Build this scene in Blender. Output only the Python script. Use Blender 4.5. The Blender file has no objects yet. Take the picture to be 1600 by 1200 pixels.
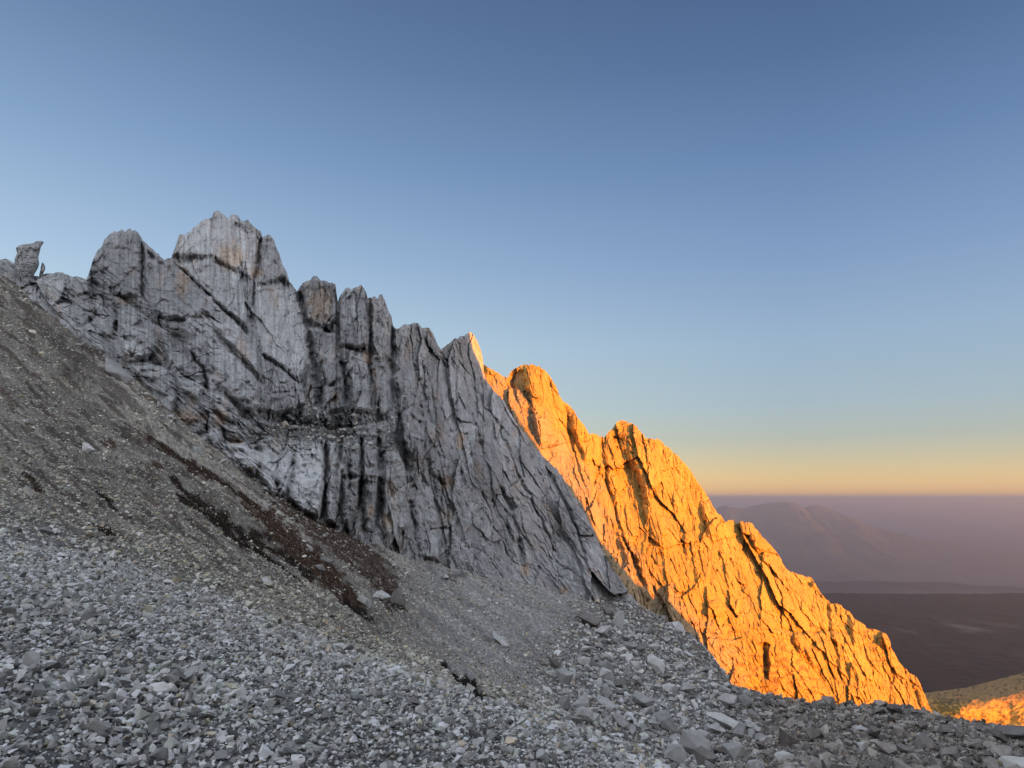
import bpy, bmesh, math, random
import numpy as np
from mathutils import Vector

C = bpy.context.scene.collection
S = bpy.context.scene
rng = np.random.default_rng(7)
random.seed(7)

# ------------------------------------------------------------------ camera
F = 1150.0                                   # focal length in pixels of a 1600 wide frame
PITCH = math.atan(178 / F)
cam_d = bpy.data.cameras.new('camera')
cam_d.sensor_width = 36
cam_d.lens = 36 * F / 1600
cam_d.clip_start = 0.1
cam_d.clip_end = 600000
cam = bpy.data.objects.new('camera', cam_d)
cam.rotation_euler = (math.pi / 2 + PITCH, 0, 0)
C.objects.link(cam)
S.camera = cam

# ------------------------------------------------------------------ sun and sky
SUN_AZ, SUN_EL = math.radians(128), math.radians(4.0)     # clockwise from the view direction (+Y)
SD = np.array([math.sin(SUN_AZ) * math.cos(SUN_EL), math.cos(SUN_AZ) * math.cos(SUN_EL), math.sin(SUN_EL)])
sun_d = bpy.data.lights.new('sun', 'SUN')
sun_d.energy = 5.0
sun_d.angle = math.radians(0.5)
sun_d.color = (1.0, 0.275, 0.0)
sun = bpy.data.objects.new('sun', sun_d)
sun.rotation_euler = Vector(SD).to_track_quat('Z', 'Y').to_euler()
sun.location = (300, -400, 120)
C.objects.link(sun)

S.view_settings.view_transform = 'Standard'
S.view_settings.look = 'None'
S.view_settings.exposure = 1.75
S.view_settings.gamma = 1.0
S.cycles.max_bounces = 5
S.cycles.diffuse_bounces = 3
S.cycles.volume_bounces = 0
S.cycles.use_denoising = True


def lin(c):
    return tuple(((v / 255) / 12.92 if v / 255 <= 0.04045 else ((v / 255 + 0.055) / 1.055) ** 2.4) for v in c)


world = bpy.data.worlds.new('World')
S.world = world
world.use_nodes = True
nt = world.node_tree
nt.nodes.clear()
n = nt.nodes.new
wout = n('ShaderNodeOutputWorld')
bg = n('ShaderNodeBackground')
sky = n('ShaderNodeTexSky')
sky.sky_type = 'NISHITA'
sky.sun_disc = False
sky.sun_elevation = SUN_EL
sky.sun_rotation = SUN_AZ
sky.altitude = 2000
sky.dust_density = 1.5
tc = n('ShaderNodeTexCoord')
sep = n('ShaderNodeSeparateXYZ')
nt.links.new(tc.outputs['Generated'], sep.inputs[0])
# height above the horizon picks the twilight colour
ramp = n('ShaderNodeValToRGB')
el = ramp.color_ramp
stops = [(0.0, (244, 190, 136)), (0.008, (242, 192, 136)), (0.024, (232, 198, 148)), (0.048, (206, 194, 166)),
         (0.076, (180, 186, 182)), (0.12, (166, 186, 201)), (0.20, (154, 181, 211)), (0.30, (130, 160, 203)),
         (0.42, (102, 134, 182)), (0.52, (82, 111, 158)), (0.62, (66, 92, 138)), (1.0, (56, 80, 124))]
while len(el.elements) < len(stops):
    el.elements.new(0.5)
for e, (p, c) in zip(el.elements, stops):
    e.position = p
    e.color = (*lin(c), 1)
nt.links.new(sep.outputs['Z'], ramp.inputs[0])
# a little paler towards the left of the view
mr = n('ShaderNodeMapRange')
mr.inputs['From Min'].default_value = 0.35
mr.inputs['From Max'].default_value = -0.65
mr.inputs['To Min'].default_value = 0.0
mr.inputs['To Max'].default_value = 1.0
nt.links.new(sep.outputs['X'], mr.inputs['Value'])
side = n('ShaderNodeMix'); side.data_type = 'RGBA'
side.inputs['A'].default_value = (0.93, 0.92, 0.89, 1)
side.inputs['B'].default_value = (1.66, 1.46, 1.16, 1)
nt.links.new(mr.outputs[0], side.inputs['Factor'])
vm = n('ShaderNodeVectorMath'); vm.operation = 'MULTIPLY'
nt.links.new(ramp.outputs[0], vm.inputs[0])
nt.links.new(side.outputs['Result'], vm.inputs[1])
sc = n('ShaderNodeVectorMath'); sc.operation = 'SCALE'
sc.inputs['Scale'].default_value = 1.0
nt.links.new(sky.outputs[0], sc.inputs[0])
NISHITA = 0.10
mix = n('ShaderNodeVectorMath'); mix.operation = 'MULTIPLY_ADD'
mix.inputs[1].default_value = (NISHITA * 0.11,) * 3
nt.links.new(sky.outputs[0], mix.inputs[0])
sc2 = n('ShaderNodeVectorMath'); sc2.operation = 'SCALE'
sc2.inputs['Scale'].default_value = 0.276
# the sunset half of the sky behind, and overhead, brightened as fill for the shade
glow = n('ShaderNodeMapRange'); glow.interpolation_type = 'SMOOTHSTEP'
glow.inputs['From Min'].default_value = 0.62
glow.inputs['From Max'].default_value = -0.45
nt.links.new(sep.outputs['Y'], glow.inputs['Value'])
gmix = n('ShaderNodeMix'); gmix.data_type = 'RGBA'
gmix.inputs['B'].default_value = (1.07, 1.12, 1.25, 1)
nt.links.new(vm.outputs[0], gmix.inputs['A'])
nt.links.new(glow.outputs[0], gmix.inputs['Factor'])
nt.links.new(gmix.outputs['Result'], sc2.inputs[0])
nt.links.new(sc2.outputs[0], mix.inputs[2])
nt.links.new(mix.outputs[0], bg.inputs['Color'])
bg.inputs['Strength'].default_value = 1.0
nt.links.new(bg.outputs[0], wout.inputs['Surface'])

# ------------------------------------------------------------------ view geometry helpers
cP, sP = math.cos(PITCH), math.sin(PITCH)


def ray(px, py):
    xc = (np.asarray(px, float) - 800) / F
    yc = (600 - np.asarray(py, float)) / F
    dy = cP - yc * sP
    return xc / dy, (sP + yc * cP) / dy


def unproj(px, py, D):
    a, e = ray(px, py)
    return a * D, D + 0 * a, e * D


def proj(x, y, z):
    cz = y * cP + z * sP
    return 800 + F * x / cz, 600 - F * (z * cP - y * sP) / cz


# ------------------------------------------------------------------ noise
def hsh(ix, iy, seed):
    h = (ix.astype(np.int64) * 374761393 + iy.astype(np.int64) * 668265263 + seed * 1274126177) & 0xFFFFFFFF
    h = ((h ^ (h >> 13)) * 1274126177) & 0xFFFFFFFF
    h = ((h ^ (h >> 16)) * 2246822519) & 0xFFFFFFFF
    return ((h ^ (h >> 15)) & 0xFFFFFF) / float(0x1000000)


def perlin(x, y, seed=0):
    x0 = np.floor(x); y0 = np.floor(y)
    fx, fy = x - x0, y - y0
    u = fx * fx * fx * (fx * (fx * 6 - 15) + 10)
    v = fy * fy * fy * (fy * (fy * 6 - 15) + 10)

    def g(i, j):
        t = hsh(x0 + i, y0 + j, seed) * 2 * math.pi
        return np.cos(t) * (fx - i) + np.sin(t) * (fy - j)
    a = g(0, 0) * (1 - u) + g(1, 0) * u
    b = g(0, 1) * (1 - u) + g(1, 1) * u
    return (a * (1 - v) + b * v) * 1.5


def fbm(x, y, seed=0, o=4, gain=0.5):
    r = 0; a = 1.0; t = 0
    for k in range(o):
        r = r + a * perlin(x * 2 ** k + 17.3 * k, y * 2 ** k - 9.1 * k, seed + k)
        t += a; a *= gain
    return r / t


def vor(x, y, seed):
    ix, iy = np.floor(x), np.floor(y)
    f1 = np.full(x.shape, 9.0); f2 = f1.copy()
    bx = np.zeros_like(x); by = bx.copy(); ci = bx.copy(); cj = bx.copy()
    for j in (-1, 0, 1):
        for i in (-1, 0, 1):
            cx = ix + i; cy = iy + j
            dx = x - cx - hsh(cx, cy, seed)
            dy = y - cy - hsh(cx, cy, seed + 11)
            d = dx * dx + dy * dy
            nw = d < f1
            f2 = np.where(nw, f1, np.minimum(f2, d))
            f1 = np.where(nw, d, f1)
            bx = np.where(nw, dx, bx); by = np.where(nw, dy, by)
            ci = np.where(nw, cx, ci); cj = np.where(nw, cy, cj)
    return np.sqrt(f1), np.sqrt(f2), bx, by, ci, cj


def blocks(x, y, seed, tilt=1.0):
    """faceted blocks: a level and a tilted face for every cell, and how close the crack is"""
    f1, f2, dx, dy, ci, cj = vor(x, y, seed)
    h1, h2, h3 = (hsh(ci, cj, seed + s) - 0.5 for s in (21, 31, 41))
    return h1 + tilt * 1.6 * (dx * h2 + dy * h3), f2 - f1, hsh(ci, cj, seed + 51)


def sstep(a, b, x):
    t = np.clip((x - a) / (b - a), 0, 1)
    return t * t * (3 - 2 * t)


class TPS:
    def __init__(self, P, v, reg=1e-4):
        self.P = np.asarray(P, float)
        m = len(self.P)
        A = np.zeros((m + 3, m + 3))
        A[:m, :m] = self.k(self.P[:, None, :] - self.P[None, :, :]) + reg * np.eye(m)
        A[:m, m] = 1; A[:m, m + 1:] = self.P
        A[m, :m] = 1; A[m + 1:, :m] = self.P.T
        self.w = np.linalg.solve(A, np.concatenate([np.asarray(v, float), [0, 0, 0]]))

    @staticmethod
    def k(d):
        r2 = (d * d).sum(-1)
        return 0.5 * r2 * np.log(r2 + 1e-12)

    def __call__(self, x, y):
        x = np.asarray(x, float); y = np.asarray(y, float)
        m = len(self.P)
        out = self.w[m] + self.w[m + 1] * x + self.w[m + 2] * y
        for i in range(m):
            r2 = (x - self.P[i, 0]) ** 2 + (y - self.P[i, 1]) ** 2
            out = out + self.w[i] * 0.5 * r2 * np.log(r2 + 1e-12)
        return out


def seg_dist(px, py, line):
    """distance to a polyline, signed side (+ = right of it when followed), share of the way along"""
    best = np.full(px.shape, 1e9); side = np.zeros_like(best); along = np.zeros_like(best)
    L = np.asarray(line, float)
    ln = np.hypot(*(L[1:] - L[:-1]).T); tot = ln.sum(); acc = 0
    for (x0, y0), (x1, y1), l in zip(L[:-1], L[1:], ln):
        ux, uy = (x1 - x0) / l, (y1 - y0) / l
        t = (px - x0) * ux + (py - y0) * uy
        tc_ = np.clip(t, 0, l)
        d = np.hypot(px - x0 - tc_ * ux, py - y0 - tc_ * uy)
        s = -((px - x0) * uy - (py - y0) * ux)
        nw = d < best
        best = np.where(nw, d, best); side = np.where(nw, np.sign(s), side)
        along = np.where(nw, (acc + tc_) / tot, along)
        acc += l
    return best, side, along


def inside(px, py, poly):
    r = np.zeros(px.shape, bool)
    n_ = len(poly)
    for i in range(n_):
        x0, y0 = poly[i]; x1, y1 = poly[(i + 1) % n_]
        if y0 == y1:
            continue
        c = ((y0 > py) != (y1 > py)) & (px < (x1 - x0) * (py - y0) / (y1 - y0) + x0)
        r ^= c
    return r


# ------------------------------------------------------------------ mesh helpers
def mesh_np(name, V, Fc, col=None, mat=None, smooth=False, parent=None):
    me = bpy.data.meshes.new(name)
    V = np.ascontiguousarray(V, np.float32); Fc = np.ascontiguousarray(Fc, np.int32)
    k = Fc.shape[1]
    me.vertices.add(len(V)); me.vertices.foreach_set('co', V.ravel())
    me.loops.add(Fc.size); me.loops.foreach_set('vertex_index', Fc.ravel())
    me.polygons.add(len(Fc))
    me.polygons.foreach_set('loop_start', np.arange(0, Fc.size, k, dtype=np.int32))
    if smooth:
        me.polygons.foreach_set('use_smooth', np.ones(len(Fc), bool))
    else:
        me.polygons.foreach_set('use_smooth', np.zeros(len(Fc), bool))
    if col is not None:
        at = me.color_attributes.new('Col', 'FLOAT_COLOR', 'POINT')
        c4 = np.ones((len(V), 4), np.float32); c4[:, :3] = col
        at.data.foreach_set('color', c4.ravel())
    me.update(calc_edges=True)
    if mat:
        me.materials.append(mat)
    o = bpy.data.objects.new(name, me)
    C.objects.link(o)
    if parent:
        o.parent = parent
    return o


def grid_faces(r, c):
    i = np.arange(r * c).reshape(r, c)
    return np.stack([i[:-1, :-1], i[1:, :-1], i[1:, 1:], i[:-1, 1:]], -1).reshape(-1, 4)


def tag(o, label=None, cat=None, group=None, kind=None):
    if label: o['label'] = label
    if cat: o['category'] = cat
    if group: o['group'] = group
    if kind: o['kind'] = kind
    return o


# ------------------------------------------------------------------ materials
def material(name, scale=1.0, bump=0.15, rough=0.92, col_attr=True, base=(0.3, 0.3, 0.3), var=0.35, rand=0.0, bdist=0.15):
    m = bpy.data.materials.new(name)
    m.use_nodes = True
    t = m.node_tree; N = t.nodes; Lk = t.links
    b = N['Principled BSDF']
    b.inputs['Roughness'].default_value = rough
    b.inputs['Specular IOR Level'].default_value = 0.15
    co = N.new('ShaderNodeTexCoord')
    n1 = N.new('ShaderNodeTexNoise'); n1.inputs['Scale'].default_value = scale
    n1.inputs['Detail'].default_value = 8; n1.inputs['Roughness'].default_value = 0.65
    n2 = N.new('ShaderNodeTexVoronoi'); n2.inputs['Scale'].default_value = scale * 2.3
    Lk.new(co.outputs['Object'], n1.inputs['Vector']); Lk.new(co.outputs['Object'], n2.inputs['Vector'])
    if col_attr:
        ca = N.new('ShaderNodeAttribute'); ca.attribute_name = 'Col'
        src = ca.outputs['Color']
    else:
        rg = N.new('ShaderNodeRGB'); rg.outputs[0].default_value = (*base, 1)
        src = rg.outputs[0]
    mr_ = N.new('ShaderNodeMapRange')
    mr_.inputs['From Min'].default_value = 0.25; mr_.inputs['From Max'].default_value = 0.75
    mr_.inputs['To Min'].default_value = 1 - var; mr_.inputs['To Max'].default_value = 1 + var
    Lk.new(n1.outputs['Fac'], mr_.inputs['Value'])
    v1 = N.new('ShaderNodeVectorMath'); v1.operation = 'SCALE'
    Lk.new(src, v1.inputs[0]); Lk.new(mr_.outputs[0], v1.inputs['Scale'])
    outc = v1.outputs[0]
    if rand:
        oi = N.new('ShaderNodeObjectInfo')
        m2 = N.new('ShaderNodeMapRange')
        m2.inputs['To Min'].default_value = 1 - rand; m2.inputs['To Max'].default_value = 1 + rand
        Lk.new(oi.outputs['Random'], m2.inputs['Value'])
        v2 = N.new('ShaderNodeVectorMath'); v2.operation = 'SCALE'
        Lk.new(outc, v2.inputs[0]); Lk.new(m2.outputs[0], v2.inputs['Scale'])
        outc = v2.outputs[0]
    Lk.new(outc, b.inputs['Base Color'])
    if bump:
        ad = N.new('ShaderNodeMath'); ad.operation = 'ADD'
        Lk.new(n1.outputs['Fac'], ad.inputs[0])
        ml = N.new('ShaderNodeMath'); ml.operation = 'MULTIPLY'; ml.inputs[1].default_value = 0.35
        Lk.new(n2.outputs['Distance'], ml.inputs[0]); Lk.new(ml.outputs[0], ad.inputs[1])
        bp = N.new('ShaderNodeBump'); bp.inputs['Strength'].default_value = bump
        bp.inputs['Distance'].default_value = bdist
        Lk.new(ad.outputs[0], bp.inputs['Height']); Lk.new(bp.outputs[0], b.inputs['Normal'])
    return m


M_cliff = material('limestone_cliff', 0.9, 1.0, var=0.30, bdist=0.4)
M_far = material('sunlit_limestone', 0.5, 0.7, var=0.22, bdist=0.7)
M_ground = material('scree_ground', 3.0, 0.8, var=0.4, bdist=0.06)
M_stone = material('scree_stone', 9.0, 0.4, var=0.25, bdist=0.02)
M_bould = material('boulder_rock', 1.6, 0.6, col_attr=False, base=(0.44, 0.435, 0.42), var=0.3, rand=0.3, bdist=0.08)
M_bould_ridge = material('ridge_boulder_rock', 1.6, 0.6, col_attr=False, base=(0.30, 0.268, 0.245), var=0.3, rand=0.35, bdist=0.08)
M_bould_pale = material('pale_boulder_rock', 1.6, 0.5, col_attr=False, base=(0.62, 0.61, 0.58), var=0.2, rand=0.1, bdist=0.08)
M_bould_dark = material('dark_boulder_rock', 1.6, 0.5, col_attr=False, base=(0.23, 0.215, 0.20), var=0.3, rand=0.1, bdist=0.08)
M_grass = material('dry_grass', 4.0, 0.0, var=0.3)
M_hill = material('far_hills', 0.002, 0.0, var=0.25)
M_plain = material('valley_floor', 0.004, 0.0, var=0.45)

# ------------------------------------------------------------------ ground height field
GC = []      # (px, py, distance)


def nearplane(px, D):
    a = (px - 800) / F
    zz = -1.6 - 0.30 * a * D - 0.15 * D
    return a, zz / D


gpts = []    # (a, lnD, e)
for px in (-900, -500, -100, 300, 700, 1100, 1500, 1900, 2400):
    for D in (1.0, 2.0, 4.0):
        a, e = nearplane(px, D)
        gpts.append((a, math.log(D), e))
cols = {
    -600: [(15, 800), (40, 600), (80, 440), (130, 300), (160, 320), (220, 400), (320, 520)],
    -250: [(15, 840), (40, 670), (80, 500), (130, 365), (160, 385), (220, 460), (320, 560)],
    0: [(7, 985), (15, 858), (25, 780), (40, 700), (60, 620), (80, 560), (105, 490), (130, 430), (160, 445), (220, 520), (320, 600)],
    200: [(7, 1030), (14, 905), (25, 830), (40, 765), (60, 700), (80, 645), (102, 585), (140, 590), (200, 640), (320, 690)],
    400: [(7, 1080), (15, 960), (25, 905), (40, 862), (60, 815), (80, 783), (95, 755), (140, 760), (320, 790)],
    600: [(7, 1120), (12, 1046), (20, 1030), (35, 1000), (55, 955), (80, 910), (112, 858), (160, 850), (320, 850)],
    800: [(7, 1165), (11, 1110), (20, 1108), (32, 1098), (48, 1078), (75, 1010), (105, 950), (140, 908), (200, 900), (320, 920)],
    930: [(8, 1190), (12, 1165), (25, 1165), (40, 1150), (60, 1110), (90, 1045), (125, 975), (158, 940), (175, 915), (200, 925), (320, 1000)],
    1000: [(9, 1205), (20, 1225), (35, 1205), (50, 1170), (70, 1115), (100, 1045), (140, 985), (168, 948), (190, 965), (240, 1060)],
    1100: [(9, 1240), (20, 1240), (35, 1220), (50, 1190), (75, 1110), (110, 1050), (148, 1012), (175, 1050), (240, 1200)],
    1200: [(10, 1300), (20, 1260), (32, 1228), (45, 1190), (60, 1140), (85, 1090), (105, 1110), (130, 1170), (240, 1350)],
    1400: [(10, 1340), (20, 1275), (30, 1222), (42, 1170), (60, 1112), (75, 1125), (95, 1180), (200, 1400)],
    1480: [(60, 1130), (80, 1150), (100, 1200), (200, 1420)],
    1600: [(10, 1360), (20, 1295), (30, 1230), (42, 1180), (56, 1145), (72, 1165), (95, 1220), (200, 1450)],
    1850: [(10, 1390), (20, 1320), (30, 1255), (42, 1210), (56, 1180), (72, 1200), (95, 1260), (200, 1500)],
    2300: [(10, 1450), (20, 1370), (30, 1310), (56, 1240), (95, 1330), (200, 1600)],
}
for px, lst in cols.items():
    for D, py in lst:
        a, e = ray(px, py)
        gpts.append((float(a), math.log(D), float(e)))
gp = np.array(gpts)
GS = 2.2
g_tps = TPS(np.stack([gp[:, 0] * GS, gp[:, 1]], 1), gp[:, 2], 2e-4)

NA, NL = 1050, 900
A0, A1 = -1.15, 1.15
L0, L1 = math.log(1.0), math.log(300.0)
ga = np.linspace(A0, A1, NA)
gl = np.linspace(L0, L1, NL)
# coarse evaluation then bilinear refinement keeps this quick
ca_, cl_ = np.linspace(A0, A1, 211), np.linspace(L0, L1, 181)
CE = g_tps(*np.meshgrid(ca_ * GS, cl_))


def bil(G, a, l):
    fa = np.clip((a - A0) / (A1 - A0) * (G.shape[1] - 1), 0, G.shape[1] - 1.001)
    fl = np.clip((l - L0) / (L1 - L0) * (G.shape[0] - 1), 0, G.shape[0] - 1.001)
    i = fa.astype(int); j = fl.astype(int); u = fa - i; v = fl - j
    return (G[j, i] * (1 - u) + G[j, i + 1] * u) * (1 - v) + (G[j + 1, i] * (1 - u) + G[j + 1, i + 1] * u) * v


GA, GL = np.meshgrid(ga, gl)
GY = np.exp(GL)
GX = GA * GY
GZ = bil(CE, GA, GL) * GY
gpx, gpy = proj(GX, GY, GZ)          # where each bit of ground shows, used to lay out stains and stones

# the foreground stone field ends along this line (then the finer, browner debris)
FORE = [(-200, 740), (0, 800), (150, 860), (300, 930), (420, 1000), (540, 1035), (640, 1062), (760, 1108), (880, 1140), (1000, 1190), (1120, 1260)]
fore_y = np.interp(gpx, *zip(*FORE))
coarse = sstep(-60, 55, gpy - fore_y + 26 * fbm(gpx / 70, gpy / 40, 3, 3)) * (GY < 34)
coarse = np.where(GY < 4, 1, coarse)
# boulder ground on the right
bmask = sstep(840, 960, gpx + 0.55 * (gpy - 960) + 60 * fbm(gpx / 90, gpy / 60, 5, 3)) * (GY > 24)

k = np.clip(GY / 14, 0.3, 5)
rel = 0.10 * k * fbm(GX * 0.55 / k ** .5, GY * 0.55 / k ** .5, 31, 5, 0.6)
rel += .10 * np.clip(GY / 50, 0.1, 1.6) * np.abs(fbm(gpx / 4.2, gpy / 3.0, 57, 3, .7))
rel += 0.28 * np.clip(GY / 60, 0, 1.4) * fbm(GX * 0.05 + 3, GY * 0.22, 35, 4)
rel += bmask * 0.55 * np.abs(fbm(GX * 0.5, GY * 0.4, 37, 4, 0.6)) * 1.4
rel *= sstep(1.0, 3.5, GY)

DARK = [  # polyline, half width, tone (0 near-black soil .. 1 rusty heath), strength
    ([(190, 655), (260, 705), (330, 745), (400, 792), (432, 818)], 6, .45, 1),
    ([(385, 785), (430, 825), (475, 868), (520, 905), (556, 938)], 19, .8, .9),
    ([(268, 745), (320, 790), (380, 830), (440, 862), (490, 905)], 9, .2, 1),
    ([(275, 772), (330, 812), (400, 862), (470, 908)], 5, .1, 1),
    ([(425, 772), (470, 802), (520, 836), (565, 868), (600, 905), (622, 940)], 23, .65, .75),
    ([(540, 935), (575, 962), (606, 982)], 7, 0, 1.2),
    ([(693, 1034), (730, 1064), (763, 1102)], 9, 0, 1.2),
    ([(10, 455), (60, 505), (110, 555), (170, 598), (225, 648)], 11, .2, .62),
    ([(60, 655), (100, 690)], 5, .4, .7), ([(36, 742), (66, 768)], 5, .5, .8), ([(150, 768), (180, 800)], 4, .1, .9),
    ([(160, 685), (178, 698)], 5, .9, .8), ([(238, 722), (254, 734)], 5, .9, .8), ([(70, 770), (120, 800)], 5, .3, .6),
    ([(155, 825), (180, 838)], 5, .2, .8), ([(255, 800), (285, 822)], 6, .85, .7), ([(520, 1030), (560, 1052)], 5, .6, .7),
    ([(560, 1000), (590, 1025)], 4, .6, .6), ([(480, 1000), (520, 1028)], 3, .5, .6), ([(915, 1135), (960, 1160)], 6, .5, .6),
    ([(740, 880), (725, 900), (690, 905)], 5, .3, .6), ([(600, 925), (628, 950)], 12, .3, .8),
]
dark = np.zeros_like(GX); dtone = np.zeros_like(GX)
wob = 5 * fbm(gpx / 22, gpy / 22, 41, 4)
fray = fbm(gpx / 26 + gpy / 40, (gpy - 0.72 * gpx) / 7, 44, 3)
for line, w, tone, st in DARK:
    xs, ys = zip(*line)
    w = w * (1.05 if tone < .5 else 1.0)
    bb = (gpx > min(xs) - 3 * w - 10) & (gpx < max(xs) + 3 * w + 10) & (gpy > min(ys) - 3 * w - 10) & (gpy < max(ys) + 3 * w + 10) & (GY > 5)
    d, s, al = seg_dist(gpx[bb], gpy[bb], line)
    ww = w * (0.35 + 0.9 * np.sin(np.pi * np.clip(al * .9 + .05, 0, 1)))
    mval = st * sstep(1.15, 0.55, (d + wob[bb] * min(1, w / 9)) / ww - fray[bb] * 1.2)
    old = dark[bb]
    dtone[bb] = np.where(mval > old, tone, dtone[bb])
    dark[bb] = np.maximum(old, mval)
# scattered narrow strips of heath that follow the fall line
strip = fbm((gpx * .8 + gpy * .6) / 60, (gpy * .82 - gpx * .6) / 9, 47, 4)
strips = sstep(0.05, 0.22, strip) * .85 * sstep(560, 360, gpx - (gpy - 700) * .3) * sstep(930, 840, gpy) * (1 - coarse) * (GY > 12)
dtone = np.where(strips * .8 > dark, 0.2 + .7 * sstep(-.3, .3, fbm(gpx / 60, gpy / 40, 48, 2)), dtone)
dark = np.clip(np.maximum(dark, strips * 0.8), 0, 1)
# cut banks: the ground drops below a lip there
bank = np.zeros_like(GX)
for line, dep in (([(535, 932), (575, 958), (612, 984)], .9), ([(690, 1030), (730, 1060), (768, 1104)], .9), ([(268, 745), (320, 788), (380, 827), (445, 862)], .5)):
    xs, ys = zip(*line)
    bb = (gpx > min(xs) - 60) & (gpx < max(xs) + 60) & (gpy > min(ys) - 60) & (gpy < max(ys) + 60) & (GY > 14)
    d, s, al = seg_dist(gpx[bb], gpy[bb], line)
    bank[bb] += dep * sstep(11, 3, d) * np.sin(np.pi * np.clip(al, 0.02, .98)) ** .5
rel -= bank

fine = fbm(GX * 1.4, GY * 1.1, 51, 4, .7)
fine2 = fbm(gpx / 5.0, gpy / 3.2, 53, 3, .8)
streak = fbm((gpx * .8 + gpy * .6) / 120, (gpy * .82 - gpx * .6) / 16, 55, 4)
tone = 0.178 * (1 + 1.1 * fine2 + 0.5 * streak)
olive = np.stack([tone * 1.09, tone * 0.99, tone * 0.83], -1)
grey = np.stack([tone * 1.75, tone * 1.68, tone * 1.58], -1)
lefty = sstep(760, 520, gpx - (gpy - 800) * .2)[..., None]
gcol = olive * lefty + grey * (1 - lefty)
pale = sstep(0.1, 0.5, streak + .25 * fine2)[..., None] * lefty
band = np.zeros_like(GX)
bb = (gpx > 60) & (gpx < 560) & (gpy > 480) & (gpy < 900) & (GY > 20)
d, _, _ = seg_dist(gpx[bb], gpy[bb], [(150, 585), (230, 655), (300, 710), (380, 775), (420, 800), (470, 850)])
band[bb] = sstep(34, 6, d + 10 * fbm(gpx[bb] / 30, gpy[bb] / 20, 59, 3))
gcol = gcol * (1 + 0.3 * pale) * (1 + .75 * band[..., None])
cc = np.stack([0.14 + 0 * tone, 0.138 + 0 * tone, 0.13 + 0 * tone], -1) * (1 + 0.5 * fine[..., None])
gcol = gcol * (1 - coarse[..., None]) + cc * coarse[..., None]
bg_ = np.stack([0.15 + 0 * tone, 0.137 + 0 * tone, 0.125 + 0 * tone], -1) * (1 + 0.5 * fine2[..., None])
gcol = gcol * (1 - bmask[..., None]) + bg_ * bmask[..., None]
dt = dtone[..., None]
dcol = (np.array([.022, .017, .014]) * (1 - dt) + np.array([.082, .046, .029]) * dt) * (1 + 0.7 * fine2[..., None])
gcol = gcol * (1 - dark[..., None]) + dcol * dark[..., None]
gcol = np.clip(gcol, 0.008, 0.6)

GZ = GZ + rel
GH = GZ / GY


def ground_z(x, y):
    return bil(GH, x / y, np.log(y)) * y


# the sheet goes on under and behind the camera
rows = []
x0, z0 = GX[0], GZ[0]
for t in (60, 40, 25, 14, 7, 3, 1.2):
    rows.append(np.stack([x0 * (1 + t), 1 - t + 0 * x0, z0 - 0.30 * x0 * t + 0.15 * t], -1))
Vg = np.concatenate([np.stack(rows).reshape(-1, 3), np.stack([GX, GY, GZ], -1).reshape(-1, 3)])
Cg = np.concatenate([np.tile(cc[0:1], (len(rows), 1, 1)).reshape(-1, 3), gcol.reshape(-1, 3)])
ground = mesh_np('ground', Vg, grid_faces(len(rows) + NL, NA)[:, ::-1], Cg, M_ground)
tag(ground, 'steep scree slope falling from upper left to lower right', kind='structure')


def hit(px, py, lo=2.0, hi=260.0):
    """first ground point under a pixel of the photograph"""
    a, e = ray(px, py)
    ls = np.linspace(math.log(lo), math.log(hi), 1600)
    g = bil(GH, np.full_like(ls, float(a)), ls)
    w = np.nonzero(g >= float(e))[0]
    if len(w) == 0:
        return None
    y = math.exp(ls[w[0]])
    return np.array([float(a) * y, y, g[w[0]] * y])


# ------------------------------------------------------------------ rock walls
def rock_relief(px, py, amp, shear, seed, sx=1.0, ck=1.0):
    """block and crack relief in metres (towards the viewer is negative)"""
    wx = px + 7 * fbm(px / 45, py / 60, seed + 1, 3) * sx
    wy = py + 16 * fbm(px / 50, py / 70, seed + 2, 3) * sx
    q = wx - shear
    r = np.zeros_like(px); crack = np.zeros_like(px); tint = np.zeros_like(px)
    jx = 1.3 * fbm(px / 4.5, py / 6, seed + 3, 3, .6)
    jy = 2.2 * fbm(px / 6, py / 5, seed + 4, 3, .6)
    for i, (cw, ch, am, cr, tl) in enumerate(((66, 190, 5.0, .0, 1.3), (30, 115, 3.2, .28, 1.5), (14, 50, 1.6, .42, 1.6), (6.6, 20, .75, .45, 1.6), (3.2, 8, .34, .4, 1.4))):
        sk = (i % 2 * 2 - 1) * .12 * wy          # joints cross at a slight angle
        b, ed, h = blocks((q + jx + sk) / (cw * sx) + 5.1 * i, (wy + jy + .25 * q * (1 if i != 2 else -1)) / (ch * sx) + 3.7 * i, seed + 100 * i, tl)
        r += am * b
        open_ = sstep(-.1, .35, fbm(px / (cw * 1.2), py / (cw * 1.8), seed + 60 + i, 2))   # joints come and go
        c = sstep(min(.16, 1.3 / cw + .03), 0.0, ed) * (.25 + .75 * open_)
        r += max(am, .8) * cr * c * ck
        crack = np.maximum(crack, c * cr)
        tint += (h - .5) * (0.4, .45, .4, .35, .25)[i]
    flute = sstep(-.1, .3, fbm(px / 60, py / 60, seed + 9, 2))
    r += (.3 + .7 * flute) * np.abs(fbm((q + .6 * jx) / 3.4, wy / 90, seed + 7, 3)) + 2.6 * np.abs(fbm(q / 13, wy / 60, seed + 8, 4, .6))
    return r * amp, crack, tint


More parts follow.
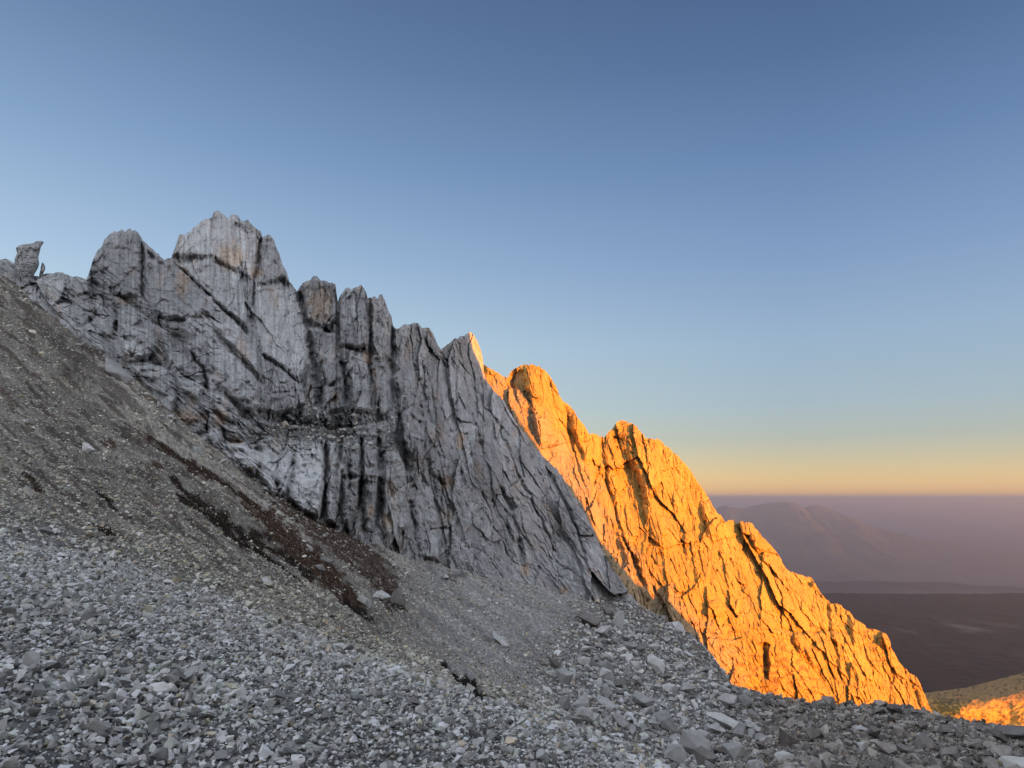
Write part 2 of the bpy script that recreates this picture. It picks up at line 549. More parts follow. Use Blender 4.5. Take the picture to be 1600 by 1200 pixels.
def features(px, py, R, grooves, ledges, sides, gdep=.55):
    wx = px + 5.5 * fbm(px / 26, py / 26, 71, 4, .6)
    wy = py + 6 * fbm(px / 26 + 40, py / 26, 72, 4, .6)
    wv = .55 + .75 * sstep(-.35, .35, fbm(px / 30, py / 30, 73, 3))
    for line, w, dep in grooves:
        xs, ys = zip(*line)
        bb = (px > min(xs) - 4 * w) & (px < max(xs) + 4 * w) & (py > min(ys) - 4 * w) & (py < max(ys) + 4 * w)
        d, s, al = seg_dist(wx[bb], wy[bb], line)
        R[bb] += gdep * dep * np.clip(1.15 - d / (w * wv[bb]), 0, 1) * sstep(0, .06, al) * sstep(1, .9, al)
    for line, dep, dec in ledges:            # ground above the line stands back
        xs, ys = zip(*line)
        bb = (px > min(xs) - 4) & (px < max(xs) + dec) & (py > min(ys) - 2.5 * dec) & (py < max(ys) + 30)
        d, s, al = seg_dist(wx[bb], wy[bb], line)
        up = -s                               # lines run left to right, so above is the left-hand side
        fade = np.sin(np.pi * np.clip(al, .03, .97)) ** .4
        v = np.where(up > 0, sstep(0, 5, d) * np.exp(-d / dec), 0)
        R[bb] += dep * v * fade * np.clip(1.25 - d / (2 * dec), 0, 1) * np.where((al <= 0) | (al >= 1), np.exp(-d / 6), 1)
    for line, w, dep, dec in sides:           # the right of the line stands out: a shaded left-facing flank
        xs, ys = zip(*line)
        bb = (px > min(xs) - 2 * w) & (px < max(xs) + 2.5 * dec) & (py > min(ys) - dec) & (py < max(ys) + dec)
        d, s, al = seg_dist(wx[bb], wy[bb], line)
        sd = d * -s
        fade = np.sin(np.pi * np.clip(al, .03, .97)) ** .5
        v = np.where(sd < 0, sstep(-w, 0, sd), np.exp(-sd / dec))
        R[bb] -= dep * v * fade * np.clip(1.25 - d / (2 * dec), 0, 1) * np.where((al <= 0) | (al >= 1), np.exp(-d / 6), 1)
    return R


def brow(px, d):
    return 6.0 * sstep(733, 740, px) * sstep(762, 755, px) * (1 - sstep(0, 34, d))


def wall(skyline, base, depth_pts, x0, x1, step, nrow, relief_fn, color_fn, jag, regions, default, mat, names, below=50, backmul=1.0):
    xs = np.arange(x0, x1 + .01, step)
    top = np.interp(xs, *zip(*skyline))
    j = jag * (fbm(xs / 9, xs * 0 + .5, 301, 4, .7) + .5 * np.abs(fbm(xs / 3.1, xs * 0 + 2.5, 305, 2)))
    wx_ = xs + 3 * fbm(xs / 8, xs * 0 + 7, 303, 2)
    hs = lambda w, sd: hsh(np.floor(wx_ / w), np.zeros_like(xs), sd) - .5
    top = top + j * .6 + jag * (2.2 * hs(8.3, 307) + 1.5 * hs(4.1, 308))
    bot = np.interp(xs, *zip(*base)) + below
    bot = np.maximum(bot, top + 4)
    dp = np.array(depth_pts, float)
    tps = TPS(dp[:, :2] / 300, np.log(dp[:, 2]), 3e-4)
    v = np.linspace(0, 1, nrow)[:, None]
    PX = np.tile(xs, (nrow, 1)); PY = top + (bot - top) * v
    cx, cy = np.linspace(x0, x1, 90), np.linspace(PY.min() - 5, PY.max() + 5, 90)
    G = tps(*np.meshgrid(cx / 300, cy / 300))
    fi = np.clip((PX - x0) / (x1 - x0) * 89, 0, 88.999); fj = np.clip((PY - cy[0]) / (cy[-1] - cy[0]) * 89, 0, 88.999)
    i = fi.astype(int); jj = fj.astype(int); u = fi - i; w = fj - jj
    D = np.exp((G[jj, i] * (1 - u) + G[jj, i + 1] * u) * (1 - w) + (G[jj + 1, i] * (1 - u) + G[jj + 1, i + 1] * u) * w)
    R, aux = relief_fn(PX, PY)
    edge = sstep(0, 5, PY - top)               # rounded brow at the skyline
    R = R + .8 * (1 - edge) + brow(PX, PY - top)
    D = D + R
    X, Y, Z = unproj(PX, PY, D)
    col = color_fn(PX, PY, aux)
    # the back of the ridge
    br = []
    for t in (2, 6, 14, 34, 80):
        br.append(np.stack([X[0] + 0.05 * t, Y[0] + t * backmul + 1.2 * fbm(xs / 13, xs * 0 + t, 311, 2), Z[0] - 1.25 * t * backmul - 0.8], -1))
    V = np.concatenate([np.stack(br[::-1]).reshape(-1, 3), np.stack([X, Y, Z], -1).reshape(-1, 3)])
    CC = np.concatenate([np.tile(col[0:1], (5, 1, 1)).reshape(-1, 3), col.reshape(-1, 3)])
    reg = np.zeros(PX.shape, int)
    wpx = PX + 4 * fbm(PX / 20, PY / 20, 321, 2); wpy = PY + 5 * fbm(PX / 20, PY / 20, 322, 2)
    for q, poly in enumerate(regions):
        m = inside(wpx, wpy, poly) & (reg == 0)
        reg[m] = q + 1
    reg = np.concatenate([np.tile(reg[0:1], (5, 1)), reg])
    fr = reg[:-1, :-1].ravel()
    FQ = grid_faces(nrow + 5, len(xs))
    out = []
    for q in range(len(regions) + 1):
        fq = FQ[fr == q]
        if len(fq) == 0:
            out.append(None); continue
        u_, inv = np.unique(fq, return_inverse=True)
        o = mesh_np(names[q], V[u_], inv.reshape(-1, 4), CC[u_], mat)
        out.append(o)
    return out, (PX, PY, D, X, Y, Z)


GREY_SKY = [(-260, 250), (-120, 330), (0, 404), (8, 404), (22, 412), (30, 428), (62, 432), (72, 427), (84, 428), (88, 426), (96, 427), (112, 431), (135, 436), (138, 430), (145, 405), (150, 394),
            (160, 384), (163, 375), (172, 366), (182, 361), (188, 358), (195, 361), (203, 357), (213, 363), (221, 371), (223, 376), (236, 387), (248, 398),
            (256, 404), (263, 402), (267, 403), (270, 395), (277, 377), (281, 368), (291, 365), (300, 361), (306, 353), (315, 345), (320, 341), (331, 340), (334, 333), (340, 330.5),
            (347, 333), (356, 340), (362, 334.5), (371, 338), (378, 343), (388, 346), (398, 353), (408, 362), (409, 371), (410, 369), (417, 366), (425, 369), (429, 375),
            (432, 388), (437, 400), (441, 413), (448, 425), (452, 440), (458, 446), (465, 453), (468, 446), (473, 441), (485, 437), (488, 432), (494, 433), (503, 438), (524, 443),
            (525.5, 460), (526.5, 475), (528, 470), (531, 463), (535, 459), (540, 450), (544, 448.5), (549, 451), (553, 449), (557, 449), (565, 446), (569, 450), (572, 457), (575, 465), (577, 463), (586, 465),
            (590, 469), (593, 462), (597, 461), (601, 468), (606, 482), (612, 494), (613.5, 506), (616, 513), (621, 515), (625, 515), (631, 507), (638, 508), (645, 505), (652, 506), (660, 514), (668, 513), (674, 517), (677, 522), (681, 531), (685, 541), (689, 546.5), (700, 538), (710, 530),
            (718, 525), (726, 524), (731, 521), (735, 519), (741, 525), (746, 535), (751, 547), (754.5, 560), (756, 582), (762, 597), (768, 606), (775, 615),
            (780, 618), (788, 625), (793, 637), (798, 647), (806, 659), (812, 668), (822, 679), (830, 694), (842, 706), (850, 716), (859, 723), (868, 733), (876, 741), (884, 757), (893, 772), (905, 785), (915, 802), (924, 822),
            (932, 838), (940, 858), (948, 874), (956, 886), (964, 898), (972, 908), (982, 925), (1000, 948), (1015, 965)]
GREY_BASE = [(-260, 330), (-100, 390), (0, 440), (60, 462), (110, 505), (150, 550), (215, 605), (260, 655), (330, 705), (380, 750), (430, 778), (480, 808), (550, 842), (600, 857), (650, 888), (718, 902), (740, 882),
             (800, 908), (860, 932), (895, 940), (925, 940), (935, 903), (970, 918), (1015, 970)]
GREY_D = [(-260, 270, 150), (-260, 330, 150), (-100, 360, 142), (0, 405, 136), (0, 440, 130), (60, 430, 131), (60, 462, 124), (137, 432, 128), (110, 505, 115), (150, 550, 108), (215, 605, 102), (260, 655, 98), (330, 705, 95), (380, 750, 95), (430, 778, 97),
          (480, 808, 100), (550, 842, 106), (600, 857, 112), (650, 888, 118), (718, 902, 126), (740, 882, 131), (800, 908, 140), (860, 932, 148), (925, 940, 156), (935, 903, 164), (970, 918, 172), (1015, 970, 170),
          (200, 360, 137), (340, 335, 152), (430, 380, 153), (465, 450, 148), (500, 435, 146), (560, 450, 146), (600, 465, 147), (650, 507, 155), (690, 545, 166), (735, 522, 180), (756, 580, 186), (830, 694, 184), (884, 757, 182), (924, 822, 180), (956, 886, 177),
          (350, 500, 124), (250, 480, 119), (300, 600, 105), (400, 600, 113), (500, 600, 124), (440, 660, 113), (560, 650, 122), (460, 720, 105), (560, 720, 112), (700, 700, 140), (650, 780, 125), (800, 800, 152), (800, 700, 166), (870, 850, 168), (620, 600, 136), (720, 800, 136)]
G_GROOVES = [([(409, 366), (404, 400), (397, 440), (393, 485)], 4, 5), ([(466, 452), (478, 500), (487, 545), (498, 600), (502, 645)], 8, 10), ([(527, 450), (528, 500), (531, 540), (538, 590), (541, 640)], 5, 6),
             ([(577, 462), (579, 520), (577, 560), (581, 610)], 5, 6), ([(614, 508), (611, 560), (614, 610), (622, 650), (630, 700), (640, 745)], 9, 9), ([(689, 546), (700, 600), (712, 660)], 4, 3),
             ([(511, 690), (508, 750), (503, 818)], 4, 6), ([(565, 680), (566, 740), (562, 805)], 4, 6), ([(592, 680), (593, 780), (590, 832)], 6, 6), ([(545, 700), (547, 770)], 3, 3), ([(460, 720), (440, 760), (432, 780)], 3, 3),
             ([(770, 650), (800, 720), (840, 800), (872, 872)], 3.5, 4), ([(715, 560), (760, 640), (800, 690)], 3, 3), ([(780, 755), (800, 800), (812, 845), (816, 890)], 5, 5), ([(850, 725), (890, 800), (922, 885)], 4, 5), ([(905, 785), (930, 835), (950, 885)], 3.5, 4),
             ([(660, 560), (665, 640), (690, 690)], 4, 3.5), ([(640, 520), (650, 590), (660, 660)], 3, 3), ([(735, 640), (760, 720), (772, 790)], 3, 3), ([(222, 375), (223, 420), (222, 470)], 3.5, 3), ([(305, 395), (310, 440)], 2, 1.5),
             ([(655, 590), (662, 625), (655, 640)], 7, 4), ([(600, 700), (600, 760), (596, 815)], 5, 5), ([(365, 345), (372, 375), (366, 410)], 2.5, 1.5), ([(545, 460), (552, 510), (556, 545)], 2.5, 2), ([(425, 560), (470, 600)], 2.5, 2), ([(680, 730), (700, 800), (705, 850)], 3, 3), ([(640, 780), (650, 850)], 4, 3)]
G_LEDGES = [([(180, 466), (215, 490), (250, 515), (296, 545)], 6, 16), ([(296, 500), (345, 540), (392, 588), (412, 612)], 5, 22), ([(262, 408), (310, 452), (360, 498), (410, 560)], 6, 30),
            ([(205, 560), (262, 580), (310, 604), (372, 640)], 4, 20), ([(380, 655), (450, 668), (520, 676), (600, 662)], 6.5, 30), ([(330, 690), (380, 700), (420, 716)], 3, 14), ([(405, 560), (440, 580), (470, 610)], 3, 20), ([(470, 510), (500, 515), (528, 528)], 4, 14), ([(530, 545), (555, 552), (578, 562)], 2.5, 20), ([(640, 640), (680, 670), (710, 700)], 2.5, 24), ([(560, 745), (600, 752)], -2.5, 20), ([(60, 470), (110, 480), (160, 500), (200, 540)], 4, 12)]
G_SIDES = [([(190, 480), (188, 520), (196, 560)], 7, 4, 40), ([(296, 495), (292, 530), (300, 560)], 7, 5, 40), ([(430, 720), (426, 760), (432, 790)], 6, 3, 30), ([(540, 690), (532, 740), (528, 780)], 5, 3, 22), ([(915 - 275, 620), (632, 660), (640, 720)], 6, 4, 30)]


G_SLABS = [  # outline, stand-out in metres, bevel in px
    ([(137, 437), (146, 398), (165, 368), (188, 356), (215, 362), (222, 380), (223, 425), (221, 466), (192, 466)], 3.0, 8),
    ([(226, 380), (262, 408), (300, 444), (332, 474), (342, 502), (316, 494), (296, 500), (262, 500), (240, 488), (226, 468)], 2.6, 7),
    ([(268, 402), (290, 360), (340, 328), (400, 352), (407, 380), (402, 412), (394, 440), (370, 424), (330, 404), (305, 402)], 2.6, 7),
    ([(272, 412), (304, 406), (330, 409), (370, 430), (392, 446), (391, 482), (390, 520), (360, 496), (310, 452)], 2.2, 6),
    ([(411, 370), (428, 370), (446, 412), (463, 450), (440, 438), (402, 444), (406, 410)], 2.6, 5),
    ([(398, 450), (440, 443), (465, 458), (480, 520), (485, 568), (468, 598), (440, 576), (408, 556), (396, 520)], 2.0, 6),
    ([(300, 502), (318, 500), (345, 532), (385, 572), (408, 604), (402, 650), (380, 642), (340, 602), (306, 562), (295, 530)], 4.2, 7),
    ([(316, 486), (340, 506), (362, 504), (404, 556), (412, 600), (388, 568), (346, 526)], 3.0, 5),
    ([(190, 478), (216, 486), (240, 512), (250, 540), (232, 562), (200, 566), (187, 540), (184, 500)], 4.0, 7),
    ([(256, 540), (292, 556), (318, 574), (322, 600), (312, 626), (284, 612), (262, 575)], 3.6, 6),
    ([(322, 580), (346, 592), (374, 640), (372, 664), (350, 654), (326, 626)], 3.6, 6),
    ([(206, 572), (252, 572), (278, 618), (268, 656), (240, 628)], 3.2, 6), ([(284, 622), (312, 634), (320, 672), (300, 684), (276, 656)], 3.0, 6), ([(326, 640), (346, 656), (350, 690), (334, 700), (322, 680)], 3.0, 5),
    ([(352, 690), (384, 692), (404, 722), (400, 746), (366, 722)], 2.6, 5), ([(410, 702), (423, 704), (431, 742), (428, 774), (406, 746)], 3.0, 4),
    ([(434, 712), (446, 702), (458, 706), (456, 745), (446, 772), (434, 776)], 3.2, 5), ([(461, 706), (508, 702), (506, 752), (502, 812), (470, 800), (450, 776), (460, 745)], 3.4, 6),
    ([(514, 692), (528, 690), (533, 740), (528, 822), (508, 814)], 3.2, 4), ([(533, 682), (561, 682), (563, 722), (560, 742), (534, 742)], 3.8, 5), ([(535, 748), (560, 747), (559, 800), (546, 832), (533, 812)], 3.0, 5),
    ([(569, 690), (589, 686), (591, 745), (583, 832), (568, 826)], 3.6, 5), ([(597, 708), (626, 702), (640, 760), (641, 822), (607, 848), (595, 800)], 3.4, 7), ([(646, 770), (672, 760), (690, 820), (690, 880), (655, 870)], 2.2, 6),
    ([(469, 446), (488, 432), (525, 442), (525, 500), (512, 516), (478, 500)], 3.0, 5), ([(481, 512), (526, 522), (536, 590), (512, 604), (500, 572)], 3.4, 5), ([(530, 472), (552, 448), (575, 465), (576, 540), (556, 546), (532, 538)], 3.0, 5), ([(545, 552), (577, 562), (579, 645), (548, 642)], 2.8, 5),
    ([(580, 466), (597, 460), (613, 498), (612, 562), (582, 562)], 3.0, 5), ([(584, 568), (611, 566), (614, 640), (590, 652)], 2.4, 5), ([(504, 606), (538, 598), (542, 640), (512, 646)], 2.4, 5), ([(400, 640), (424, 616), (470, 612), (480, 630), (440, 650)], 2.6, 5),
    ([(628, 590), (650, 580), (662, 630), (650, 652), (634, 640)], 3.4, 6), ([(640, 640), (662, 655), (664, 690), (632, 680)], 2.4, 5), ([(664, 690), (690, 670), (710, 720), (700, 760), (672, 740)], 2.0, 6), ([(735, 680), (775, 690), (790, 760), (760, 790), (738, 740)], 2.0, 7), ([(745, 700), (700, 780), (720, 850), (755, 860), (765, 800)], 1.8, 8), ([(790, 800), (812, 790), (818, 840), (800, 850)], 2.4, 5),
    ([(70, 440), (92, 430), (104, 436), (98, 470), (80, 480)], 2.2, 4), ([(108, 434), (138, 440), (142, 456), (120, 462)], 2.2, 4), ([(112, 466), (142, 462), (150, 490), (130, 510), (112, 496)], 2.4, 5), ([(150, 470), (176, 470), (184, 496), (178, 530), (152, 520)], 2.6, 5),
]


def slabs(px, py, R, tint):
    wx = px + 3.2 * fbm(px / 15, py / 15, 371, 4, .6); wy = py + 3.2 * fbm(px / 15 + 30, py / 15, 372, 4, .6)
    r = np.random.default_rng(12)
    for poly, out, bev in G_SLABS:
        xs, ys = zip(*poly)
        g1, g2, tn = r.uniform(-.03, .03), r.uniform(-.035, .01), r.uniform(-.38, .38)
        bb = (px > min(xs) - 14) & (px < max(xs) + 14) & (py > min(ys) - 14) & (py < max(ys) + 14)
        x, y = wx[bb], wy[bb]
        d, _, _ = seg_dist(x, y, poly + poly[:1])
        d = np.where(inside(x, y, poly), d, -d)
        m = sstep(-1.0, bev, d)
        core = sstep(1, bev + 3, d)
        lip = np.exp(-((d + 1.5) / 2.2) ** 2)
        tilt = g1 * (x - np.mean(xs)) + g2 * (y - np.mean(ys))
        vary = .12 + .88 * sstep(-.25, .3, fbm(x / 24 + bev, y / 24, 373, 3))
        R[bb] = R[bb] * (1 - .42 * core) - m * (out * .66) * (.45 + .55 * vary) + core * tilt + .55 * lip * vary
        tint[bb] = tint[bb] * (1 - .3 * core) + tn * m
    return R


def grey_shear(px, py):
    K = 0.46 * sstep(560, 960, px)
    return K * (py - 700)


def grey_relief(px, py):
    R, crack, tint = rock_relief(px, py, 0.62, grey_shear(px, py), 900)
    # inclined slabs low on the left
    ml = sstep(450, 320, px - .4 * (py - 560)) * sstep(395, 480, py + .35 * (300 - px))
    Rl, cl, tl_ = rock_relief(-px * .62 + py * .78 + 300, px * .78 + py * .62, 0.62, 0, 940, 1.8, .7)
    R = R * (1 - ml) + 1.35 * Rl * ml; crack = crack * (1 - ml) + cl * ml; tint = tint * (1 - ml) + tl_ * ml
    # the big smooth faces of the left peaks carry less small relief
    calm = sstep(470, 380, px) * sstep(150, 210, px) * sstep(660, 560, py)
    R = R * (1 - 0.42 * calm)
    features(px, py, R, G_GROOVES, G_LEDGES, G_SIDES)
    slabs(px, py, R, tint)
    return R, (crack, tint, calm)


OCHRE = [(500, 478, 24, 36), (285, 655, 42, 18), (345, 650, 14, 18), (360, 400, 30, 26), (398, 425, 14, 12), (575, 558, 10, 14), (525, 622, 8, 14), (880, 925, 10, 12), (605, 815, 12, 16), (580, 795, 8, 14), (698, 755, 12, 16), (285, 440, 14, 30), (195, 470, 16, 8), (585, 580, 6, 10), (720, 690, 10, 20), (370, 690, 14, 6), (820, 890, 10, 14)]


def grey_color(px, py, aux):
    crack, tint, calm = aux
    sh = grey_shear(px, py)
    b = 0.385 * (1 + 0.6 * tint + 0.22 * fbm(px / 40, py / 60, 61, 4))
    stre = fbm((px - sh) / 4.2, py / 75, 63, 3)
    b *= 1 - 0.34 * sstep(0.05, 0.45, stre) * (0.35 + .65 * calm)
    b *= 1 + 0.22 * sstep(0.1, 0.5, -stre)
    lo = sstep(0.0, 1.0, 1 - np.hypot((px - 465) / 150, (py - 745) / 95)) + sstep(0, 1, 1 - np.hypot((px - 370) / 55, (py - 715) / 32))
    b *= 1 + 0.42 * np.clip(lo, 0, 1)
    c = np.stack([b * 1.0, b * 1.0, b * 0.99], -1)
    oc = np.zeros_like(px)
    for x, y, rx, ry in OCHRE:
        oc = np.maximum(oc, sstep(1.1, .3, np.hypot((px - x) / rx, (py - y) / ry) + .7 * fbm(px / 9, py / 14, 65, 3)))
    oc = np.maximum(oc, 0.55 * sstep(.18, .5, fbm((px - sh) / 26, py / 44, 67, 4)))
    c = c * (1 - .62 * oc[..., None]) + np.array([.42, .29, .19]) * .62 * oc[..., None] * (b / .385)[..., None]
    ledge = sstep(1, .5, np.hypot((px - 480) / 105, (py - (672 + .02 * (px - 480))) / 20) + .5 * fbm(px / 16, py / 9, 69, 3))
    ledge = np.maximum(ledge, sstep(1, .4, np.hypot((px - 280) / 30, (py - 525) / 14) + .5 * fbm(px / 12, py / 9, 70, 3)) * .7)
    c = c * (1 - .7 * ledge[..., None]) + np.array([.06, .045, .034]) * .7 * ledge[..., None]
    return np.clip(c, .015, .62)


grey_regions = [
    [(136, 300), (264, 300), (264, 408), (306, 452), (330, 486), (296, 500), (255, 505), (190, 468), (135, 438)],
    [(264, 300), (409, 300), (404, 410), (393, 485), (398, 545), (360, 498), (310, 452), (264, 408)],
    [(409, 300), (466, 300), (467, 452), (480, 510), (490, 570), (470, 600), (400, 550), (393, 485), (404, 410)],
    [(467, 300), (527, 300), (528, 520), (500, 512), (478, 500), (467, 452)],
    [(527, 300), (576.5, 300), (579, 555), (555, 550), (531, 542), (528, 520)],
    [(576.5, 300), (615, 300), (612, 590), (579, 575)],
    [(615, 300), (689, 300), (689.5, 547), (700, 600), (660, 640), (625, 640), (612, 590)],
    [(689, 300), (800, 300), (756.5, 585), (770, 640), (740, 660), (700, 600)],
]
gnames = ['cliff', 'rock_tower', 'rock_peak', 'rock_spire', 'rock_block', 'rock_tower', 'rock_spire', 'rock_ridge', 'rock_peak']
gobs, GW = wall(GREY_SKY, GREY_BASE, GREY_D, -260, 1015, 1.0, 560, grey_relief, grey_color, 1.6, grey_regions, 'cliff', M_cliff, gnames, below=45)
tag(gobs[0], 'shaded grey limestone cliff above the scree slope', kind='structure')
for o, (lab, cat) in zip(gobs[1:], [
        ('smooth rounded grey rock tower, leftmost large tower on the skyline', 'rock tower'),
        ('tallest grey limestone peak with a broken stepped summit', 'mountain peak'),
        ('narrow grey spire leaning against the right side of the tallest peak', 'rock spire'),
        ('warm brown square-topped rock block standing in the gap right of the tallest peak', 'rock block'),
        ('grey fluted tower with a ragged top right of the brown block', 'rock tower'),
        ('thin pointed grey spire beside the fluted tower, with a ledge at its left', 'rock spire'),
        ('low serrated grey ridge between the thin spire and the orange tipped peak', 'rock ridge'),
        ('grey triangular peak whose right tip catches orange sunlight', 'mountain peak')]):
    tag(o, lab, cat)

# --- sunlit wall behind
OR_SKY = [(700, 560), (735, 556), (757, 570), (764, 575), (770, 578), (778, 583), (785, 586), (793, 590), (797, 583), (803, 577), (812, 572), (820, 569), (826, 571), (834, 569.5), (841, 573), (848, 577),
          (856, 584), (862, 592), (868, 604), (873, 616), (880, 629), (884, 631), (892, 636), (897, 641), (900, 648), (904, 655), (910, 662), (918, 672), (922, 678), (932, 678), (938, 681), (944, 685), (948, 681), (952, 675), (957, 668), (963, 661), (968, 658), (974, 656), (981, 660),
          (988, 662), (994, 667), (1000, 672), (1005, 679), (1008, 686), (1016, 685), (1028, 686), (1034, 690), (1038, 694), (1046, 700), (1055, 709), (1066, 720), (1075, 730), (1083, 741), (1092, 755), (1099, 764), (1106, 775), (1113, 789), (1122, 802), (1132, 812),
          (1137, 815), (1141, 811.5), (1146, 815), (1152, 820), (1157, 816), (1166, 815), (1175, 818), (1181, 825), (1190, 836), (1198, 846), (1206, 855), (1214, 865), (1220, 874), (1228, 888), (1236, 894), (1243, 897), (1253, 896), (1260, 900), (1269, 903), (1275, 912), (1277, 917), (1283, 926), (1290, 936), (1300, 942), (1310, 943), (1318, 950),
          (1328, 957), (1335, 966), (1343, 972), (1353, 979), (1364, 985), (1375, 986), (1386, 993), (1392, 1003), (1391, 1010), (1398, 1020), (1404, 1033), (1412, 1043), (1422, 1051), (1432, 1058), (1438, 1068), (1445, 1085), (1450, 1100), (1456, 1112), (1470, 1117), (1482, 1126), (1500, 1150), (1540, 1200)]
OR_BASE = [(700, 800), (960, 960), (1100, 1060), (1200, 1160), (1300, 1190), (1400, 1200), (1480, 1215), (1540, 1260)]
OR_D = [(757, 570, 262), (820, 569, 272), (900, 650, 285), (944, 685, 300), (975, 656, 312), (1050, 705, 325), (1110, 785, 330), (1160, 815, 340), (1250, 898, 345), (1340, 970, 352), (1392, 1003, 356), (1440, 1075, 360), (1482, 1126, 362), (1540, 1200, 360),
        (700, 560, 255), (700, 800, 225), (800, 680, 246), (900, 780, 246), (960, 960, 226), (970, 880, 240), (1050, 950, 246), (1100, 1060, 244), (1200, 1160, 258), (1200, 1000, 282), (1300, 1190, 280), (1400, 1200, 306), (1300, 1080, 305), (1480, 1215, 330), (1100, 880, 285), (1000, 780, 290)]
O_GROOVES = [([(944, 685), (941, 705), (950, 760), (970, 830), (992, 880), (1012, 930)], 5, 9), ([(1193, 1005), (1196, 1030), (1194, 1065)], 8, 12), ([(884, 632), (892, 690), (905, 740), (918, 770)], 3.5, 5), ([(1150, 820), (1175, 850), (1195, 880), (1215, 905)], 3.5, 6),
             ([(855, 590), (862, 606), (873, 618)], 2, 2.5), ([(1210, 975), (1250, 990), (1300, 985), (1330, 992)], 3, 3), ([(1290, 945), (1296, 985), (1310, 1040), (1315, 1070)], 4, 6), ([(1140, 870), (1150, 900), (1160, 930)], 7, 5), ([(1270, 905), (1280, 930), (1300, 960)], 4, 4), ([(925, 760), (940, 720)], 2.5, 3)]
O_SIDES = [([(822, 575), (830, 605), (838, 650), (850, 700)], 9, 8, 40), ([(807, 576), (800, 600), (806, 625)], 10, -7, 10), ([(897, 640), (901, 665), (906, 690)], 9, 7, 26), ([(972, 662), (992, 712), (1010, 755), (1018, 800), (1036, 860)], 17, 11, 60), ([(905, 685), (915, 705), (918, 720)], 8, 5, 22),
           ([(1098, 785), (1108, 815), (1114, 845)], 9, 7, 30), ([(1055, 765), (1058, 800)], 6, 4, 22), ([(1070, 828), (1073, 865)], 5, 4, 22), ([(1235, 985), (1248, 1010), (1258, 1030)], 7, 5, 22), ([(1262, 1008), (1275, 1045)], 7, 5, 22), ([(1330, 965), (1334, 990), (1342, 1010)], 7, 4, 22), ([(1375, 990), (1388, 1005), (1392, 1012)], 14, 5, 20),
           ([(1160, 818), (1178, 840), (1195, 862)], 14, 8, 22), ([(1270, 908), (1276, 920)], 8, 6, 16), ([(962, 800), (972, 840), (985, 880)], 5, 4, 24), ([(1105, 940), (1110, 965)], 5, 5, 20), ([(1425, 1055), (1438, 1085), (1446, 1110)], 6, 4, 14)]


def or_shear(px, py):
    return (0.20 + 0.20 * sstep(1000, 1300, px)) * (py - 850)


def or_relief(px, py):
    R, crack, tint = rock_relief(px, py, 0.85, or_shear(px, py), 1900, 0.85, .28)
    calm = sstep(830, 850, px) * sstep(930, 900, px) * sstep(790, 700, py)
    R = R * (1 - .6 * calm)
    R2 = R.copy()
    features(px, py, R2, O_GROOVES, [([(1205, 985), (1250, 992), (1300, 988), (1330, 994)], 4, 25)], O_SIDES)
    return R2, (crack, tint)


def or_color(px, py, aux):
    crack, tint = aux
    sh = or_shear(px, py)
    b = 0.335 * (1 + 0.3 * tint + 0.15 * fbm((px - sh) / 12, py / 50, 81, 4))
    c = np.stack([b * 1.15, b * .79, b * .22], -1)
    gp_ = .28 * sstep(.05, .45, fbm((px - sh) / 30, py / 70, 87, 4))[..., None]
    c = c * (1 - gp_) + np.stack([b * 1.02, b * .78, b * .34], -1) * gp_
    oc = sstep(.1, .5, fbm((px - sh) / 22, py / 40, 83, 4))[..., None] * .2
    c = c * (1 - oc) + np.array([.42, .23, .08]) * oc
    # greyer tone painted in for the shaded strip at the wall's foot and left
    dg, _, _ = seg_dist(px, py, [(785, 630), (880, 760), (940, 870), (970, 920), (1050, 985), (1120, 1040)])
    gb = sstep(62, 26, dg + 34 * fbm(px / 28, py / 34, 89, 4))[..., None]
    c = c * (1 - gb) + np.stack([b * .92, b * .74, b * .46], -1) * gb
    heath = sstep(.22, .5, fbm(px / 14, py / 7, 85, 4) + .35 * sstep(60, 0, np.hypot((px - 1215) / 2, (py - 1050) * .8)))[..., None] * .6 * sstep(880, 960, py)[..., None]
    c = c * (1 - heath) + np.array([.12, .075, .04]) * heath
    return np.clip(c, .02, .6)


or_regions = [
    [(944.5, 500), (944, 690), (950, 760), (970, 830), (992, 880), (985, 890), (960, 890), (690, 890), (690, 500)],
    [(944.5, 500), (1137, 500), (1137, 815), (1140, 870), (1160, 930), (1150, 1000), (1080, 970), (1012, 930), (992, 880), (970, 830), (950, 760), (944, 690)],
    [(1137, 700), (1236, 700), (1236, 895), (1260, 960), (1215, 985), (1160, 930), (1140, 870), (1137, 815)],
    [(1236, 700), (1560, 700), (1560, 1300), (1330, 1300), (1310, 1040), (1290, 945), (1260, 960), (1236, 895)],
]
onames = ['cliff', 'mountain_peak', 'mountain_peak', 'rock_pinnacle', 'rock_ridge']
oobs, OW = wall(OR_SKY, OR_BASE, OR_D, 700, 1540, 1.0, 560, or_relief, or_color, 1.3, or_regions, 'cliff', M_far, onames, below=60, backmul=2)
tag(oobs[0], 'sunlit orange cliff foot above the rubble ridge', kind='structure')
for o, (lab, cat) in zip(oobs[1:], [
        ('glowing orange dome shaped peak just behind the grey triangular peak', 'mountain peak'),
        ('broad orange sunlit peak right of the deep crack, sloping to the right', 'mountain peak'),
        ('small orange knob on the right hand ridge in front of the distant hills', 'rock knob'),
        ('long orange sunlit ridge tail running down to the valley at lower right', 'rock ridge')]):
    tag(o, lab, cat)

